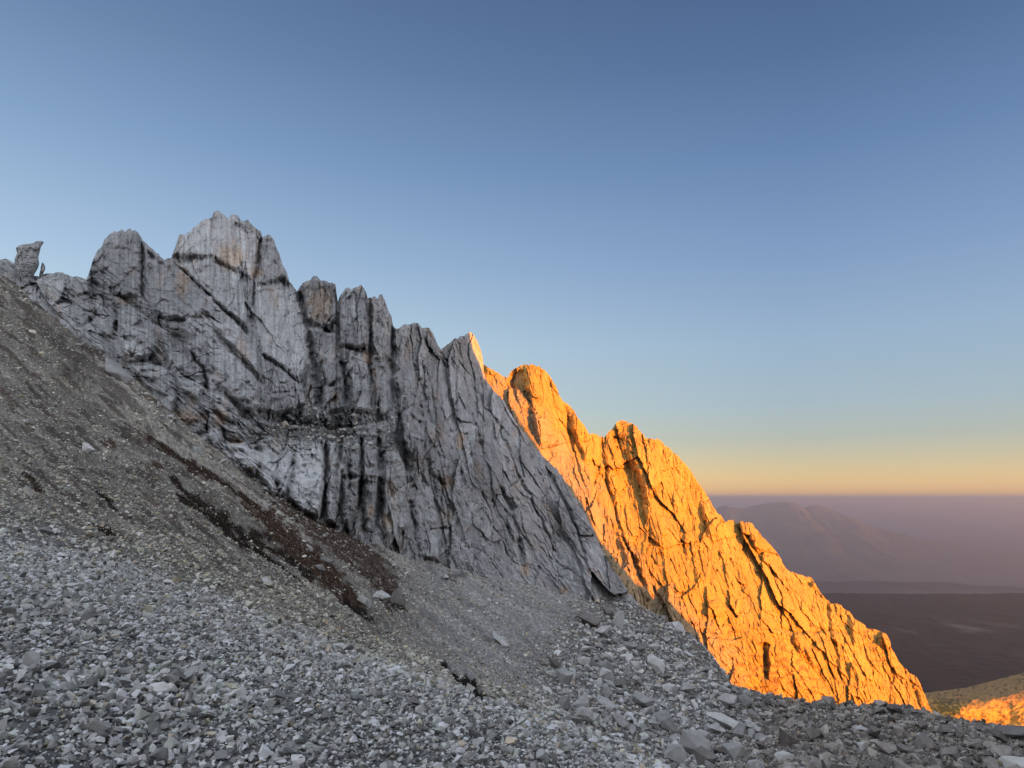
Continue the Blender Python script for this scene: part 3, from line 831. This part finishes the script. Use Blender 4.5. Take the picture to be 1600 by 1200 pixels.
# --- leaning pinnacle at far left
def lathe_rock(name, prof, D, thick, mat, col, seed, nseg=56, sub=5):
    """a free-standing rock: left and right edge for every height, with its own depth"""
    P = np.array(prof, float)
    ys = np.linspace(P[0, 0], P[-1, 0], (len(P) - 1) * sub + 1)
    xl = np.interp(ys, P[:, 0], P[:, 1]); xr = np.interp(ys, P[:, 0], P[:, 2])
    th = np.linspace(0, 2 * np.pi, nseg, endpoint=False)
    TH, YS = np.meshgrid(th, ys)
    xc = ((xl + xr) / 2)[:, None]; hw = ((xr - xl) / 2)[:, None]
    sq = lambda t: np.sign(t) * np.abs(t) ** .75
    PX = xc + hw * sq(np.cos(TH))
    tk = thick * (hw / hw.max()) ** .6
    nz = .22 * fbm(np.cos(TH) * 1.6 + 9, YS / 14 + np.sin(TH) * 1.4, seed, 4)
    bl, ed, h = blocks(PX / 9 + 3 * np.sin(TH), YS / 13, seed + 5)
    Dp = D - tk * sq(np.sin(TH)) * (1 + nz) + .35 * bl + .25 * sstep(.1, 0, ed)
    X, Y, Z = unproj(PX + .6 * nz * hw, YS, Dp)
    V = np.stack([X, Y, Z], -1).reshape(-1, 3)
    r, c = PX.shape
    i = np.arange(r * c).reshape(r, c)
    i2 = np.roll(i, -1, 1)
    Fq = np.stack([i[:-1], i2[:-1], i2[1:], i[1:]], -1).reshape(-1, 4)
    V = np.concatenate([V, [V[:c].mean(0)], [V[-c:].mean(0)]])
    t0 = np.stack([i[0], i2[0], i2[0], np.full(c, r * c)], -1)
    Fq = np.concatenate([Fq])
    cc_ = np.tile(np.array(col), (len(V), 1)) * (1 + .25 * np.concatenate([(nz * 2 + (h - .5) * .4).ravel(), [0, 0]])[:, None])
    o = mesh_np(name, V, Fq, cc_, mat)
    bm = bmesh.new(); bm.from_mesh(o.data)
    be = [e for e in bm.edges if e.is_boundary]
    bmesh.ops.holes_fill(bm, edges=be, sides=0)
    bm.to_mesh(o.data); bm.free()
    return o


pin = lathe_rock('rock_pinnacle', [(376.5, 57, 65), (378, 55, 68.5), (380, 52.5, 68), (382.3, 33, 66.5), (384, 30, 64.5), (387, 25.8, 63), (390, 26, 62), (396, 26.5, 61), (400, 25, 60.5), (406, 23, 60.2), (412, 22, 60), (420, 23, 58), (428, 26, 54), (436, 29, 50), (450, 32, 46)], 131, 2.2, M_cliff, (.36, .36, .355), 501)
tag(pin, 'leaning flat-topped rock pinnacle standing alone at the far left skyline', 'rock pinnacle')
flk = lathe_rock('rock_flake', [(410, 66, 67), (413, 65, 69), (417, 64, 70.5), (421, 63.5, 70.5), (426, 62, 68), (434, 60, 66)], 130.5, .5, M_cliff, (.36, .36, .355), 502)
tag(flk, 'small pointed rock flake just right of the leaning pinnacle', 'rock flake')

# ------------------------------------------------------------------ the spur whose shadow lies over the near ground
U = np.array([-math.cos(SUN_AZ), math.sin(SUN_AZ), 0.0])       # level, across the sunlight
h_ = np.array([SD[0], SD[1], 0]) / math.hypot(SD[0], SD[1])
TE = math.tan(SUN_EL)
# the edge of the shade on the rock: (px, py, distance), carried back along the sunlight
TERM = [(733, 512, 181), (745, 542, 181), (757, 592, 190), (770, 618, 252), (795, 637, 250), (812, 638, 249), (826, 655, 248), (840, 671, 248), (853, 690, 247), (866, 705, 246), (880, 725, 246), (897, 742, 246), (912, 757, 245), (925, 785, 243), (934, 808, 242), (941, 832, 240), (952, 868, 236),
        (963, 878, 237), (985, 890, 238), (1003, 910, 238), (1012, 913, 240), (1026, 915, 242), (1045, 935, 243), (1058, 948, 244), (1066, 962, 245), (1075, 970, 246), (1090, 973, 247), (1097, 985, 248), (1099, 1010, 250), (1104, 1040, 251)]
SHADE = []
for px, py, D in TERM:
    X, Y, Z = (float(q) for q in unproj(px, py, D))
    p_ = np.array([X, Y, 0])
    SHADE.append((float(p_ @ U), Z - TE * float(p_ @ h_)))
uL, wL = SHADE[0]; uR, wR = SHADE[-1]
SHADE = [(-400, 104), (uL - 90, 103), (uL - 30, 96), (uL - 10, 84), (uL - 3, wL + 12)] + SHADE + [(uR + 6, wR - 14), (uR + 14, wR - 34), (uR + 30, wR - 70), (uR + 60, wR - 130), (uR + 120, wR - 250)]
SHADE = [q for i, q in enumerate(SHADE) if i == 0 or q[0] > max(r[0] for r in SHADE[:i])]
us = np.arange(-400, uR + 110, .7)
ws = np.interp(us, *zip(*SHADE)) + .9 * fbm(us / 7, us * 0 + .3, 401, 4)
al0 = 110.0
crest = us[:, None] * U + al0 * h_ + np.array([0, 0, 1.0]) * (ws + TE * al0)[:, None]
spur_rows = []
for t in np.concatenate([-np.array([300, 160, 90, 50, 25, 10, 4.0]), [0], np.array([4.0, 10, 25, 50, 90, 200])]):
    nz = fbm(us / 18, us * 0 + t / 18, 405, 4) * min(abs(t) * .25, 9)
    spur_rows.append(crest + h_ * t + np.array([0, 0, 1.0]) * (-abs(t) * 1.15 + np.minimum(nz, abs(t) * .9))[:, None])
Vs = np.concatenate(spur_rows)
spur = mesh_np('hillside', Vs, grid_faces(len(spur_rows), len(us)), np.tile([.26, .245, .22], (len(Vs), 1)), M_cliff)
tag(spur, kind='structure')

# ------------------------------------------------------------------ far country
def sheet_xy(name, X, Y, Z, col, mat, kind='structure'):
    o = mesh_np(name, np.stack([X, Y, Z], -1).reshape(-1, 3), grid_faces(*X.shape)[:, ::-1], col.reshape(-1, 3), mat, smooth=True)
    return tag(o, kind=kind)


# lower plain to the horizon
a_ = np.linspace(-1.4, 1.6, 420)
l_ = np.linspace(math.log(5000), math.log(240000), 520)
AA, LL = np.meshgrid(a_, l_)
YY = np.exp(LL); XX = AA * YY
ZZ = -2200 + 40 * fbm(XX / 2600, YY / 2600, 611, 4)
patch = fbm(XX / 1500, YY / 3500, 613, 5, .6)
fld = sstep(.1, .4, patch)[..., None]
pc = np.array([.045, .048, .05]) * (1 - fld) + np.array([.10, .10, .095]) * fld
sheet_xy('plain', XX, YY, ZZ, pc, M_plain)

# wooded plateau with a rim
a_ = np.linspace(-.2, 1.3, 500)
y_ = np.linspace(900, 6900, 420)
AA, YY = np.meshgrid(a_, y_)
XX = AA * YY
rim = 6450 + 240 * fbm(XX / 1500, XX * 0 + 1.2, 621, 4) - 250 * sstep(.42, .36, AA) 
ZZ = -800 + 16 * fbm(XX / 700, YY / 900, 623, 5, .55) + 5 * fbm(XX / 60, YY / 60, 624, 2)
ZZ = ZZ - 700 * sstep(0, 420, YY - rim)
glade = sstep(.02, .36, fbm(XX / 420, YY / 900, 625, 5, .6) - .35 * np.abs(YY - 4700) / 1500)[..., None]
pc = np.array([.009, .008, .0068]) * (1 + 1.1 * fbm(XX / 90, YY / 240, 627, 4, .8)[..., None]) * (1 - glade) + np.array([.055, .057, .05]) * glade
sheet_xy('plateau', XX, YY, ZZ, np.clip(pc, .004, .3), M_plain)

# distant mountain with two summits and long skirts
MT = [(1060, 806), (1100, 802), (1115, 796), (1124, 792), (1134, 790), (1142, 793), (1160, 795), (1172, 793), (1185, 790), (1196, 786.5), (1212, 785), (1226, 783.5), (1238, 785), (1248, 789), (1256, 794.5), (1262, 791), (1270, 789.5), (1280, 790), (1292, 794), (1310, 801), (1330, 809), (1355, 819), (1390, 830), (1430, 840), (1500, 852), (1600, 866), (1700, 880)]
D0 = 27000.0
pxs = np.linspace(1040, 1700, 330)
pys = np.interp(pxs, *zip(*MT)) + .6 * fbm(pxs / 14, pxs * 0, 631, 4)
ax, ez = ray(pxs, pys)
dep = np.concatenate([np.linspace(-9000, -300, 60), [0], np.linspace(300, 7000, 24)])
XX = np.tile(ax * D0, (len(dep), 1)) * (1 + dep[:, None] / D0 * .4)
YY = D0 + dep[:, None] + 0 * XX
topz = (ez * D0)[None, :]
hgt = topz + 2210
fall = np.exp(-(np.abs(dep)[:, None] / (5200 + 0 * XX)) ** 1.3)
rn = fbm(XX / 1500, YY / 2600, 633, 5, .55)
ZZ = -2210 + hgt * fall * (1 + (.45 * rn - .25 * np.abs(fbm(XX / 2200, YY / 3500, 637, 5, .55))) * (1 - np.exp(-np.abs(dep)[:, None] / 900)))
mc = np.tile(np.array([.07, .068, .062]), XX.shape + (1,)) * (1 + .4 * fbm(XX / 900, YY / 1500, 635, 4)[..., None])
sheet_xy('hills', XX, YY, ZZ, mc, M_hill)

# grassy hill at the right edge, in the last sun
HP = [(1380, 1110), (1420, 1092), (1445, 1083), (1470, 1079), (1490, 1077), (1510, 1074), (1535, 1068), (1560, 1061), (1580, 1056), (1600, 1051), (1680, 1030), (1800, 1005), (2000, 990)]
pxs = np.linspace(1380, 2000, 520)
v_ = np.linspace(0, 1, 330)[:, None]
topy = np.interp(pxs, *zip(*HP)) + .8 * fbm(pxs / 12, pxs * 0, 641, 3)
PX = np.tile(pxs, (330, 1)); PY = topy + v_ * 190
Dh = np.interp(v_, [0, .06, .16, 1], [900, 874, 848, 780]) + 0 * PX
Dh = Dh + (6 * fbm(PX / 34 + PY / 50, PY / 16, 643, 5, .55) + 5 * sstep(1085, 1120, PY) * fbm(PX / 16, PY / 12, 645, 4)) * sstep(0, .06, v_)
# a knoll whose left side is in shade
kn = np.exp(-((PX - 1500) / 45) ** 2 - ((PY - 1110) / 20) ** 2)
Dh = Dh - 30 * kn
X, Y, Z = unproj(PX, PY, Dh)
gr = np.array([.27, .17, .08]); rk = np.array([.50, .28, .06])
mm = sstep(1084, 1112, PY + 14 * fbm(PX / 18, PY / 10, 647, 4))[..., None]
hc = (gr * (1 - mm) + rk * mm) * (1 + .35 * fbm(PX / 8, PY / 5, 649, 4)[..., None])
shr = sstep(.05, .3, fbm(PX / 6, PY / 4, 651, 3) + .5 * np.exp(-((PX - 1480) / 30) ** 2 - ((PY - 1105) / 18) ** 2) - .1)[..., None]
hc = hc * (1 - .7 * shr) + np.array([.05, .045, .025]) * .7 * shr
bk = np.stack([np.stack([X[0], Y[0] + t, Z[0] - .5 * t], -1) for t in (300, 150, 60, 20)])
Vh = np.concatenate([bk.reshape(-1, 3), np.stack([X, Y, Z], -1).reshape(-1, 3)])
Ch = np.concatenate([np.tile(hc[0:1], (4, 1, 1)).reshape(-1, 3), hc.reshape(-1, 3)])
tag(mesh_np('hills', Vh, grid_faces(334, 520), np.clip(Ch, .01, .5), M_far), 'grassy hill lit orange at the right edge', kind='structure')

# ------------------------------------------------------------------ stones
def hull(npts, flat, seed):
    r = np.random.default_rng(seed)
    p = r.normal(size=(npts, 3)); p /= np.linalg.norm(p, axis=1)[:, None]
    p *= r.uniform(.72, 1.0, (npts, 1)) * np.array([1, r.uniform(.6, .95), flat])
    bm = bmesh.new()
    for q in p: bm.verts.new(q)
    bmesh.ops.convex_hull(bm, input=bm.verts)
    bmesh.ops.delete(bm, geom=[v for v in bm.verts if not v.link_faces], context='VERTS')
    bmesh.ops.triangulate(bm, faces=bm.faces)
    return bm


def hull_np(*a):
    bm = hull(*a)
    bm.verts.index_update()
    V = np.array([v.co[:] for v in bm.verts]); Fq = np.array([[v.index for v in f.verts] for f in bm.faces])
    bm.free()
    return V, Fq


VAR = [hull_np(int(8 + i % 6), (.42, .55, .7, .5, .85)[i % 5], 40 + i) for i in range(20)]


def rotm(n_, r, tilt):
    ax_ = r.normal(size=(n_, 3)); ax_[:, 2] *= .3
    ax_ /= np.linalg.norm(ax_, axis=1)[:, None]
    t = r.normal(0, tilt, n_)
    yaw = r.uniform(0, 2 * np.pi, n_)
    c, s = np.cos(t), np.sin(t)
    x, y, z = ax_.T
    R = np.empty((n_, 3, 3))
    R[:, 0, 0] = c + x * x * (1 - c); R[:, 0, 1] = x * y * (1 - c) - z * s; R[:, 0, 2] = x * z * (1 - c) + y * s
    R[:, 1, 0] = y * x * (1 - c) + z * s; R[:, 1, 1] = c + y * y * (1 - c); R[:, 1, 2] = y * z * (1 - c) - x * s
    R[:, 2, 0] = z * x * (1 - c) - y * s; R[:, 2, 1] = z * y * (1 - c) + x * s; R[:, 2, 2] = c + z * z * (1 - c)
    Q = np.zeros((n_, 3, 3)); Q[:, 0, 0] = np.cos(yaw); Q[:, 0, 1] = -np.sin(yaw); Q[:, 1, 0] = np.sin(yaw); Q[:, 1, 1] = np.cos(yaw); Q[:, 2, 2] = 1
    return R @ Q


def stones(name, P, size, col, tilt, label, mat=None, seed=1):
    r = np.random.default_rng(seed)
    n_ = len(P); R = rotm(n_, r, tilt); kind = r.integers(0, len(VAR), n_)
    Vs_, Fs_, Cs_ = [], [], []; off = 0
    for q, (v, f) in enumerate(VAR):
        m = np.nonzero(kind == q)[0]
        if len(m) == 0: continue
        W = np.einsum('nij,kj->nki', R[m], v) * size[m][:, None, None] + P[m][:, None, :]
        Vs_.append(W.reshape(-1, 3))
        Fs_.append((f[None] + (np.arange(len(m)) * len(v))[:, None, None] + off).reshape(-1, 3))
        Cs_.append(np.repeat(col[m], len(v), 0)); off += len(m) * len(v)
    o = mesh_np(name, np.concatenate(Vs_), np.concatenate(Fs_), np.concatenate(Cs_), mat or M_stone)
    return tag(o, label, kind='stuff')


def stone_cols(n_, r, base, spread, ochre=.12):
    b = base * np.exp(r.normal(0, spread, n_))
    c = np.stack([b * 1.02, b, b * .95], -1)
    g = r.random(n_) < .25
    c[g] *= np.array([.95, 1.0, .93])
    g = r.random(n_) < ochre
    c[g] *= np.array([1.14, 1.0, .82])
    return np.clip(c, .03, .75)


# near stone field
N1 = 300000
a = rng.uniform(-.98, .98, N1); y = np.sqrt(rng.uniform(1.6 ** 2, 17 ** 2, N1)); x = a * y
z = ground_z(x, y)
px, py = proj(x, y, z)
fy = np.interp(px, *zip(*FORE)) + 24 * fbm(px / 60, py / 40, 711, 3)
keep = py > fy - 10 - 80 * rng.random(N1) ** 2.2
x, y, z, px, py = (q[keep] for q in (x, y, z, px, py))
s = 0.033 * np.exp(rng.normal(0, .42, len(x)))
s = np.where(rng.random(len(x)) < .6, s * .55, s)
s = np.clip(s, .010, .10) * (0.85 + .5 * sstep(.0, .5, fbm(x * .5, y * .5, 713, 3)))
P = np.stack([x, y, z + s * rng.uniform(-.25, .75, len(x))], -1)
stones('gravel', P, s, stone_cols(len(x), rng, .47, .52, .05), .7, 'grey angular scree stones covering the near slope', seed=3)

# larger finer-spread debris between 12 and 170 m, sized by distance so that it stays grain, not dust
N2 = 300000
a = rng.uniform(-.85, .95, N2); y = np.exp(rng.uniform(math.log(10), math.log(172), N2)); x = a * y
z = ground_z(x, y)
px, py = proj(x, y, z)
dk = bil(dark, a, np.log(y)); bm_ = bil(bmask, a, np.log(y)); co_ = bil(coarse, a, np.log(y))
dens = np.where(bm_ > .5, 1.0, .50 + .5 * sstep(-.2, .35, fbm((px * .8 + py * .6) / 110, (py * .82 - px * .6) / 13, 717, 3))) * (1 - .80 * np.clip(dk * 1.2, 0, 1))
keep = rng.random(N2) < dens
x, y, z, bm_, co_ = (q[keep] for q in (x, y, z, bm_, co_))
s = np.clip(.022 + .00085 * y, .022, .14) * np.exp(rng.normal(0, .5, len(x)))
s *= 1 + 1.0 * bm_
P = np.stack([x, y, z + s * rng.uniform(-.3, .45, len(x))], -1)
cb = stone_cols(len(x), rng, .43, .48, .10)
pxr, _ = proj(x, y, z)
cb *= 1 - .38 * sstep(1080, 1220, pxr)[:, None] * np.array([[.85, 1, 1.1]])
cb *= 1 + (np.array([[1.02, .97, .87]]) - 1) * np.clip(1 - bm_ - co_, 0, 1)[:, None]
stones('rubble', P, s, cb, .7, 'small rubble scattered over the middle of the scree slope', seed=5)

# broken rock on the ledge in the middle of the grey cliff
PXw, PYw, Dw, Xw, Yw, Zw = GW
r5 = np.random.default_rng(55)
cand = np.nonzero((np.abs(PYw - (668 + .02 * (PXw - 480))) < 34).ravel() & (PXw > 385).ravel() & (PXw < 620).ravel())[0]
pick = r5.choice(cand, 900)
Pl = np.stack([Xw.ravel()[pick], Yw.ravel()[pick] - .15, Zw.ravel()[pick] + .05], -1)
sl = .22 * np.exp(r5.normal(0, .6, len(pick)))
stones('rubble', Pl, np.clip(sl, .1, 1.1), stone_cols(len(pick), r5, .40, .2, .05), .6, 'pale broken rock lying on the dark ledge of the grey cliff', seed=6)

# blocks fallen from the cliff and piled along its foot
r6 = np.random.default_rng(66)
fp = []
bx_, by_ = zip(*[q for q in GREY_BASE if 0 <= q[0] <= 970])
for _ in range(900):
    px = r6.uniform(20, 965)
    h6 = hit(px, np.interp(px, bx_, by_) - 4 + 26 * r6.random() ** 2 * (1 + (px > 600)))
    if h6 is not None:
        fp.append(h6)
fp = np.array(fp)
sf = np.clip(.17 * np.exp(r6.normal(0, .65, len(fp))), .07, .85)
stones('rubble', fp + np.stack([0 * sf, 0 * sf, .25 * sf], -1), sf, stone_cols(len(fp), r6, .40, .25, .06), .6, 'broken grey blocks piled along the foot of the grey cliff', seed=8)

# dry grass and heath in the dark strips
N3 = 26000
cand = np.nonzero(((dark > .7) & (GY > 10) & (GY < 140) & (gpx > -80) & (gpx < 1000)).ravel())[0]
wgt = (1 + 0 * GY).ravel()[cand]
pick = rng.choice(cand, N3)
x = GX.ravel()[pick] + rng.normal(0, .05, N3); y = GY.ravel()[pick] + rng.normal(0, .1, N3)
z = ground_z(x, y)
ht = np.clip(.06 + .0016 * y, .06, .24) * rng.uniform(.5, 1.2, N3)
an = rng.uniform(0, np.pi, N3); lw = ht * .32
dx, dy = np.cos(an) * lw, np.sin(an) * lw
lean = rng.normal(0, .35, (N3, 2)) * ht[:, None]
V = np.stack([np.stack([x - dx, y - dy, z - .03], -1), np.stack([x + dx, y + dy, z - .03], -1), np.stack([x + lean[:, 0], y + lean[:, 1], z + ht], -1)], 1).reshape(-1, 3)
Fg = np.arange(N3 * 3).reshape(-1, 3)
tn = dtone.ravel()[pick][:, None]
gc = (np.array([.028, .022, .016]) * (1 - tn) + np.array([.10, .057, .034]) * tn) * np.exp(rng.normal(0, .35, (N3, 1)))
tag(mesh_np('dry_grass', V, Fg, np.repeat(gc, 3, 0), M_grass), 'dark brown heath and dry grass in strips down the slope', kind='stuff')

# ------------------------------------------------------------------ boulders
def boulder_mesh(i):
    bm = hull(9 + i % 6, (.55, .7, .8, .45)[i % 4], 200 + i)
    bmesh.ops.bevel(bm, geom=list(bm.edges), offset=.022, segments=1, affect='EDGES', profile=.5)
    bmesh.ops.triangulate(bm, faces=bm.faces)
    bmesh.ops.subdivide_edges(bm, edges=[e for e in bm.edges if e.calc_length() > .22], cuts=2, use_grid_fill=True)
    bmesh.ops.triangulate(bm, faces=bm.faces)
    co = np.array([v.co[:] for v in bm.verts])
    d = .03 * fbm(co[:, 0] * 2.2 + i, co[:, 1] * 2.2 + co[:, 2] * 1.7, 800 + i, 4, .6) + .022 * fbm(co[:, 2] * 5 + i, co[:, 1] * 5 - co[:, 0] * 3, 830 + i, 3)
    for v, q in zip(bm.verts, d):
        v.co += v.co.normalized() * q
    me = bpy.data.meshes.new('boulder')
    bm.to_mesh(me); bm.free()
    return me


BM = {}


def bmesh_for(i, mat):
    if (i, mat.name) not in BM:
        me = boulder_mesh(i) if (i, 0) not in BM else BM[(i, 0)].copy()
        BM.setdefault((i, 0), me)
        me = me.copy()
        me.materials.clear(); me.materials.append(mat)
        BM[(i, mat.name)] = me
    return BM[(i, mat.name)]


def boulder(px, py, wpx, asp=1.0, mat=None, label=None, group=None, var=0, yaw=None, tiltx=0, tilty=0, name='boulder', sink=.25, depth=.9):
    p = hit(px, py)
    if p is None:
        return None
    r = wpx / F * p[1] / 2 * (1.45 if 850 < px < 1200 else 1.25)
    o = bpy.data.objects.new(name, bmesh_for(var % 14, mat or M_bould))
    C.objects.link(o)
    o.scale = (r * 1.1, r * depth, r * asp * 1.2)
    o.rotation_euler = (tiltx, tilty, random.uniform(-.6, .6) if yaw is None else yaw)
    o.location = (p[0], p[1], p[2] + r * asp * .5)
    tag(o, label, 'boulder', group)
    return o


T = math.radians
named = [  # px, py of its foot centre, width, aspect, material, label, variant, tilts
    (924, 978, 36, .62, M_bould_dark, 'dark angular boulder lying below the foot of the grey cliff', 3, (0, T(18))),
    (966, 984, 17, 1.9, M_bould_pale, 'tall pale upright slab right of the dark angular boulder', 6, (0, T(12))),
    (951, 962, 15, 1.3, M_bould_dark, 'small dark block leaning on the tall pale slab', 8, (0, T(20))),
    (1022, 1052, 33, .75, M_bould_pale, 'pale sloping slab high in the boulder field', 2, (0, T(34))),
    (1048, 1084, 20, .9, M_bould_pale, 'pale squarish block in the middle of the boulder field', 5, (0, T(10))),
    (1000, 1104, 30, .95, M_bould, 'big blue grey block in the middle of the boulder field', 7, (T(10), T(15))),
    (1042, 1142, 34, 1.0, M_bould, 'wedge shaped grey boulder with a sharp bright edge', 11, (0, T(48))),
    (1134, 1136, 42, .5, M_bould_pale, 'long flat pale slab lying near the lower boulders', 3, (0, T(20))),
    (1112, 1146, 32, .6, M_bould, 'rounded grey boulder just below the long flat pale slab', 9, (0, T(12))),
    (1086, 1180, 44, .9, M_bould, 'very large tilted grey boulder at the lower centre', 1, (T(8), T(30))),
    (1104, 1204, 30, 1.3, M_bould_dark, 'dark prism shaped boulder at the bottom edge', 10, (0, T(10))),
    (1152, 1188, 40, .8, M_bould, 'broad grey boulder right of the dark prism', 4, (0, T(28))),
    (1180, 1206, 28, 1.0, M_bould, 'grey block cut by the bottom edge, right of the broad boulder', 13, (0, 0)),
    (1228, 1170, 46, .85, M_bould, 'large blocky boulder left in the rubble ridge', 12, (T(5), T(32))),
    (1226, 1192, 26, .85, M_bould_pale, 'pale block under the large blocky boulder', 5, (0, 0)),
    (1340, 1146, 28, .6, M_bould_pale, 'pale pinkish boulder in the middle of the rubble ridge', 9, (0, T(5))),
    (1386, 1176, 32, .75, M_bould, 'grey boulder low on the right of the rubble ridge', 8, (0, T(15))),
    (1294, 1108, 30, .8, M_bould, 'grey boulder on the crest of the rubble ridge against the orange cliff', 6, (0, T(15))),
    (1396, 1116, 28, .6, M_bould, 'flat topped boulder on the ridge crest below the orange ridge tail', 2, (0, T(8))),
    (1308, 1092, 18, .5, M_bould_dark, 'small dark stone perched on the crest of the rubble ridge', 3, (0, T(20))),
    (1575, 1158, 60, .6, M_bould_dark, 'big dark boulder on the crest at the right edge', 7, (0, T(-8))),
    (1570, 1182, 34, .8, M_bould, 'grey boulder in front of the big dark boulder at right', 11, (0, 0)),
    (1590, 1206, 40, .8, M_bould_pale, 'pale boulder in the bottom right corner', 1, (0, 0)),
    (1490, 1188, 34, .9, M_bould, 'steep sided grey boulder near the lower right edge', 4, (0, T(15))),
    (860, 1040, 26, .8, M_bould_dark, 'dark boulder at the upper left of the boulder field', 12, (0, T(20))),
    (884, 1070, 24, 1.2, M_bould, 'grey pointed block below the dark boulder at upper left', 10, (0, T(8))),
    (912, 1040, 18, .9, M_bould_pale, 'tan block right of the dark boulder at upper left', 5, (0, 0)),
    (950, 1034, 16, .9, M_bould_pale, 'small pale block near the top of the boulder field', 2, (0, 0)),
    (968, 1138, 26, .9, M_bould, 'grey cube like boulder in the lower left of the boulder field', 0, (0, T(35))),
    (950, 1108, 30, .6, M_bould, 'flat grey slab above the cube like boulder', 3, (0, T(25))),
    (1117, 1092, 16, 1.1, M_bould_pale, 'pale upright block beside the talus crest', 9, (0, T(20))),
    (137, 708, 22, .9, M_bould_pale, 'pale pointed rock sticking out of the brown left slope', 10, (0, T(35))),
    (48, 664, 18, .8, M_bould, 'grey squarish rock at the left edge of the brown slope', 5, (0, T(10))),
    (66, 836, 26, .7, M_bould, 'low grey rock at the left where the coarse stones begin', 9, (0, T(10))),
    (115, 852, 13, .8, M_bould_pale, 'small pale rock right of the low grey rock', 2, (0, 0)),
    (414, 914, 22, .9, M_bould, 'rounded grey rock below the dark heath strips', 7, (0, T(25))),
    (482, 862, 18, 1.0, M_bould_pale, 'pale rock at the edge of the rusty heath', 12, (0, T(15))),
    (500, 892, 20, .8, M_bould, 'grey rock below the pale rock in the rusty heath', 4, (0, T(20))),
    (512, 880, 26, .5, M_bould_dark, 'dark flat rock beside the rusty heath', 3, (0, T(15))),
    (620, 948, 24, 1.4, M_bould_dark, 'dark triangular outcrop above the cut bank', 6, (0, T(-10))),
    (596, 940, 26, 1.1, M_bould, 'brownish outcrop left of the dark triangular outcrop', 11, (0, T(15))),
    (570, 945, 30, .7, M_bould_pale, 'pale broken ledge rock above the cut bank', 13, (0, T(35))),
    (785, 1006, 34, .32, M_bould, 'long thin slab lying on the grey talus', 3, (0, T(35))),
    (246, 1022, 24, .8, M_bould, 'rounded grey stone standing out in the coarse scree', 7, (0, T(10))),
    (634, 1154, 20, .8, M_bould_dark, 'brown stone among the grey foreground stones', 9, (0, T(5))),
    (168, 552, 30, .6, M_bould, 'pale upper slab leaning at the foot of the left cliff', 3, (0, T(55))),
    (182, 590, 58, .55, M_bould, 'long pale slab leaning under the left cliff', 8, (0, T(40))),
]
for i, (px, py, w, asp, mat, lab, var, (tx, ty)) in enumerate(named):
    boulder(px, py, w, asp, M_bould_ridge if px > 1200 and mat == M_bould else mat, lab, None, var, None, tx, ty)

used = [(q[0], q[1], q[2]) for q in named]
r7 = np.random.default_rng(77)
made = 0
for tries in range(4000):
    if made >= 250:
        break
    px = r7.uniform(870, 1600); lo_ = np.interp(px, [870, 930, 1000, 1100, 1200, 1400, 1480, 1600], [985, 975, 985, 1030, 1094, 1114, 1134, 1148])
    if px < 1120 and r7.random() < .35:
        continue
    py = r7.uniform(lo_, 1212)
    if py > 1212 - max(0, 1090 - px) * .42:
        continue
    w = float(np.clip(19 * math.exp(r7.normal(0, .42)) * (0.55 + .75 * (py - lo_) / (1212 - lo_ + 1)), 8, 40))
    if any(abs(px - a_) < (w + c_) * .36 and abs(py - b_) < (w + c_) * .26 for a_, b_, c_ in used):
        continue
    used.append((px, py, w))
    upper = px < 1190
    lab = 'grey limestone boulder lying among many in the boulder field' if upper else 'grey limestone boulder lying among many on the rubble ridge'
    grp = 'boulders in the boulder field below the cliff' if upper else 'boulders on the rubble ridge at lower right'
    mat = M_bould_pale if r7.random() < (.12 if upper else .03) else M_bould_dark if r7.random() < .12 else M_bould if upper else M_bould_ridge
    if boulder(px, py, w, r7.uniform(.55, 1.0), mat, lab, grp, int(r7.integers(0, 14)), r7.uniform(-3, 3), r7.normal(0, .25), r7.uniform(-.1, .6)):
        made += 1

spots = 0
for tries in range(600):
    if spots >= 24:
        break
    px, py = r7.uniform(0, 980), r7.uniform(930, 1195)
    if py < np.interp(px, *zip(*FORE)) + 22:
        continue
    w = r7.uniform(20, 34) * (.55 + .6 * (py - 900) / 300)
    if any(abs(px - a_) < 60 and abs(py - b_) < 40 for a_, b_, c_ in used):
        continue
    used.append((px, py, w))
    if boulder(px, py, w, r7.uniform(.5, .8), M_bould if r7.random() < .7 else M_bould_ridge, 'larger angular stone half buried in the near grey gravel', 'larger stones in the near gravel', int(r7.integers(0, 14)), r7.uniform(-3, 3), r7.normal(0, .25), r7.normal(.1, .25)):
        spots += 1

# ------------------------------------------------------------------ air
hz = bpy.data.materials.new('haze_air')
hz.use_nodes = True
t = hz.node_tree
t.nodes.clear()
ho = t.nodes.new('ShaderNodeOutputMaterial')
pv = t.nodes.new('ShaderNodeVolumePrincipled')
pv.inputs['Color'].default_value = (.74, .85, 1.0, 1)
pv.inputs['Density'].default_value = 4.8e-5
pv.inputs['Anisotropy'].default_value = 0.7
t.links.new(pv.outputs[0], ho.inputs['Volume'])
bx = np.array([[sx * 250000, sy * 250000, zz] for zz in (-2400, 116) for sx, sy in ((-1, -1), (1, -1), (1, 1), (-1, 1))])
bf = np.array([[3, 2, 1, 0], [4, 5, 6, 7], [0, 1, 5, 4], [1, 2, 6, 5], [2, 3, 7, 6], [3, 0, 4, 7]])
tag(mesh_np('haze', bx, bf, None, hz), kind='stuff')
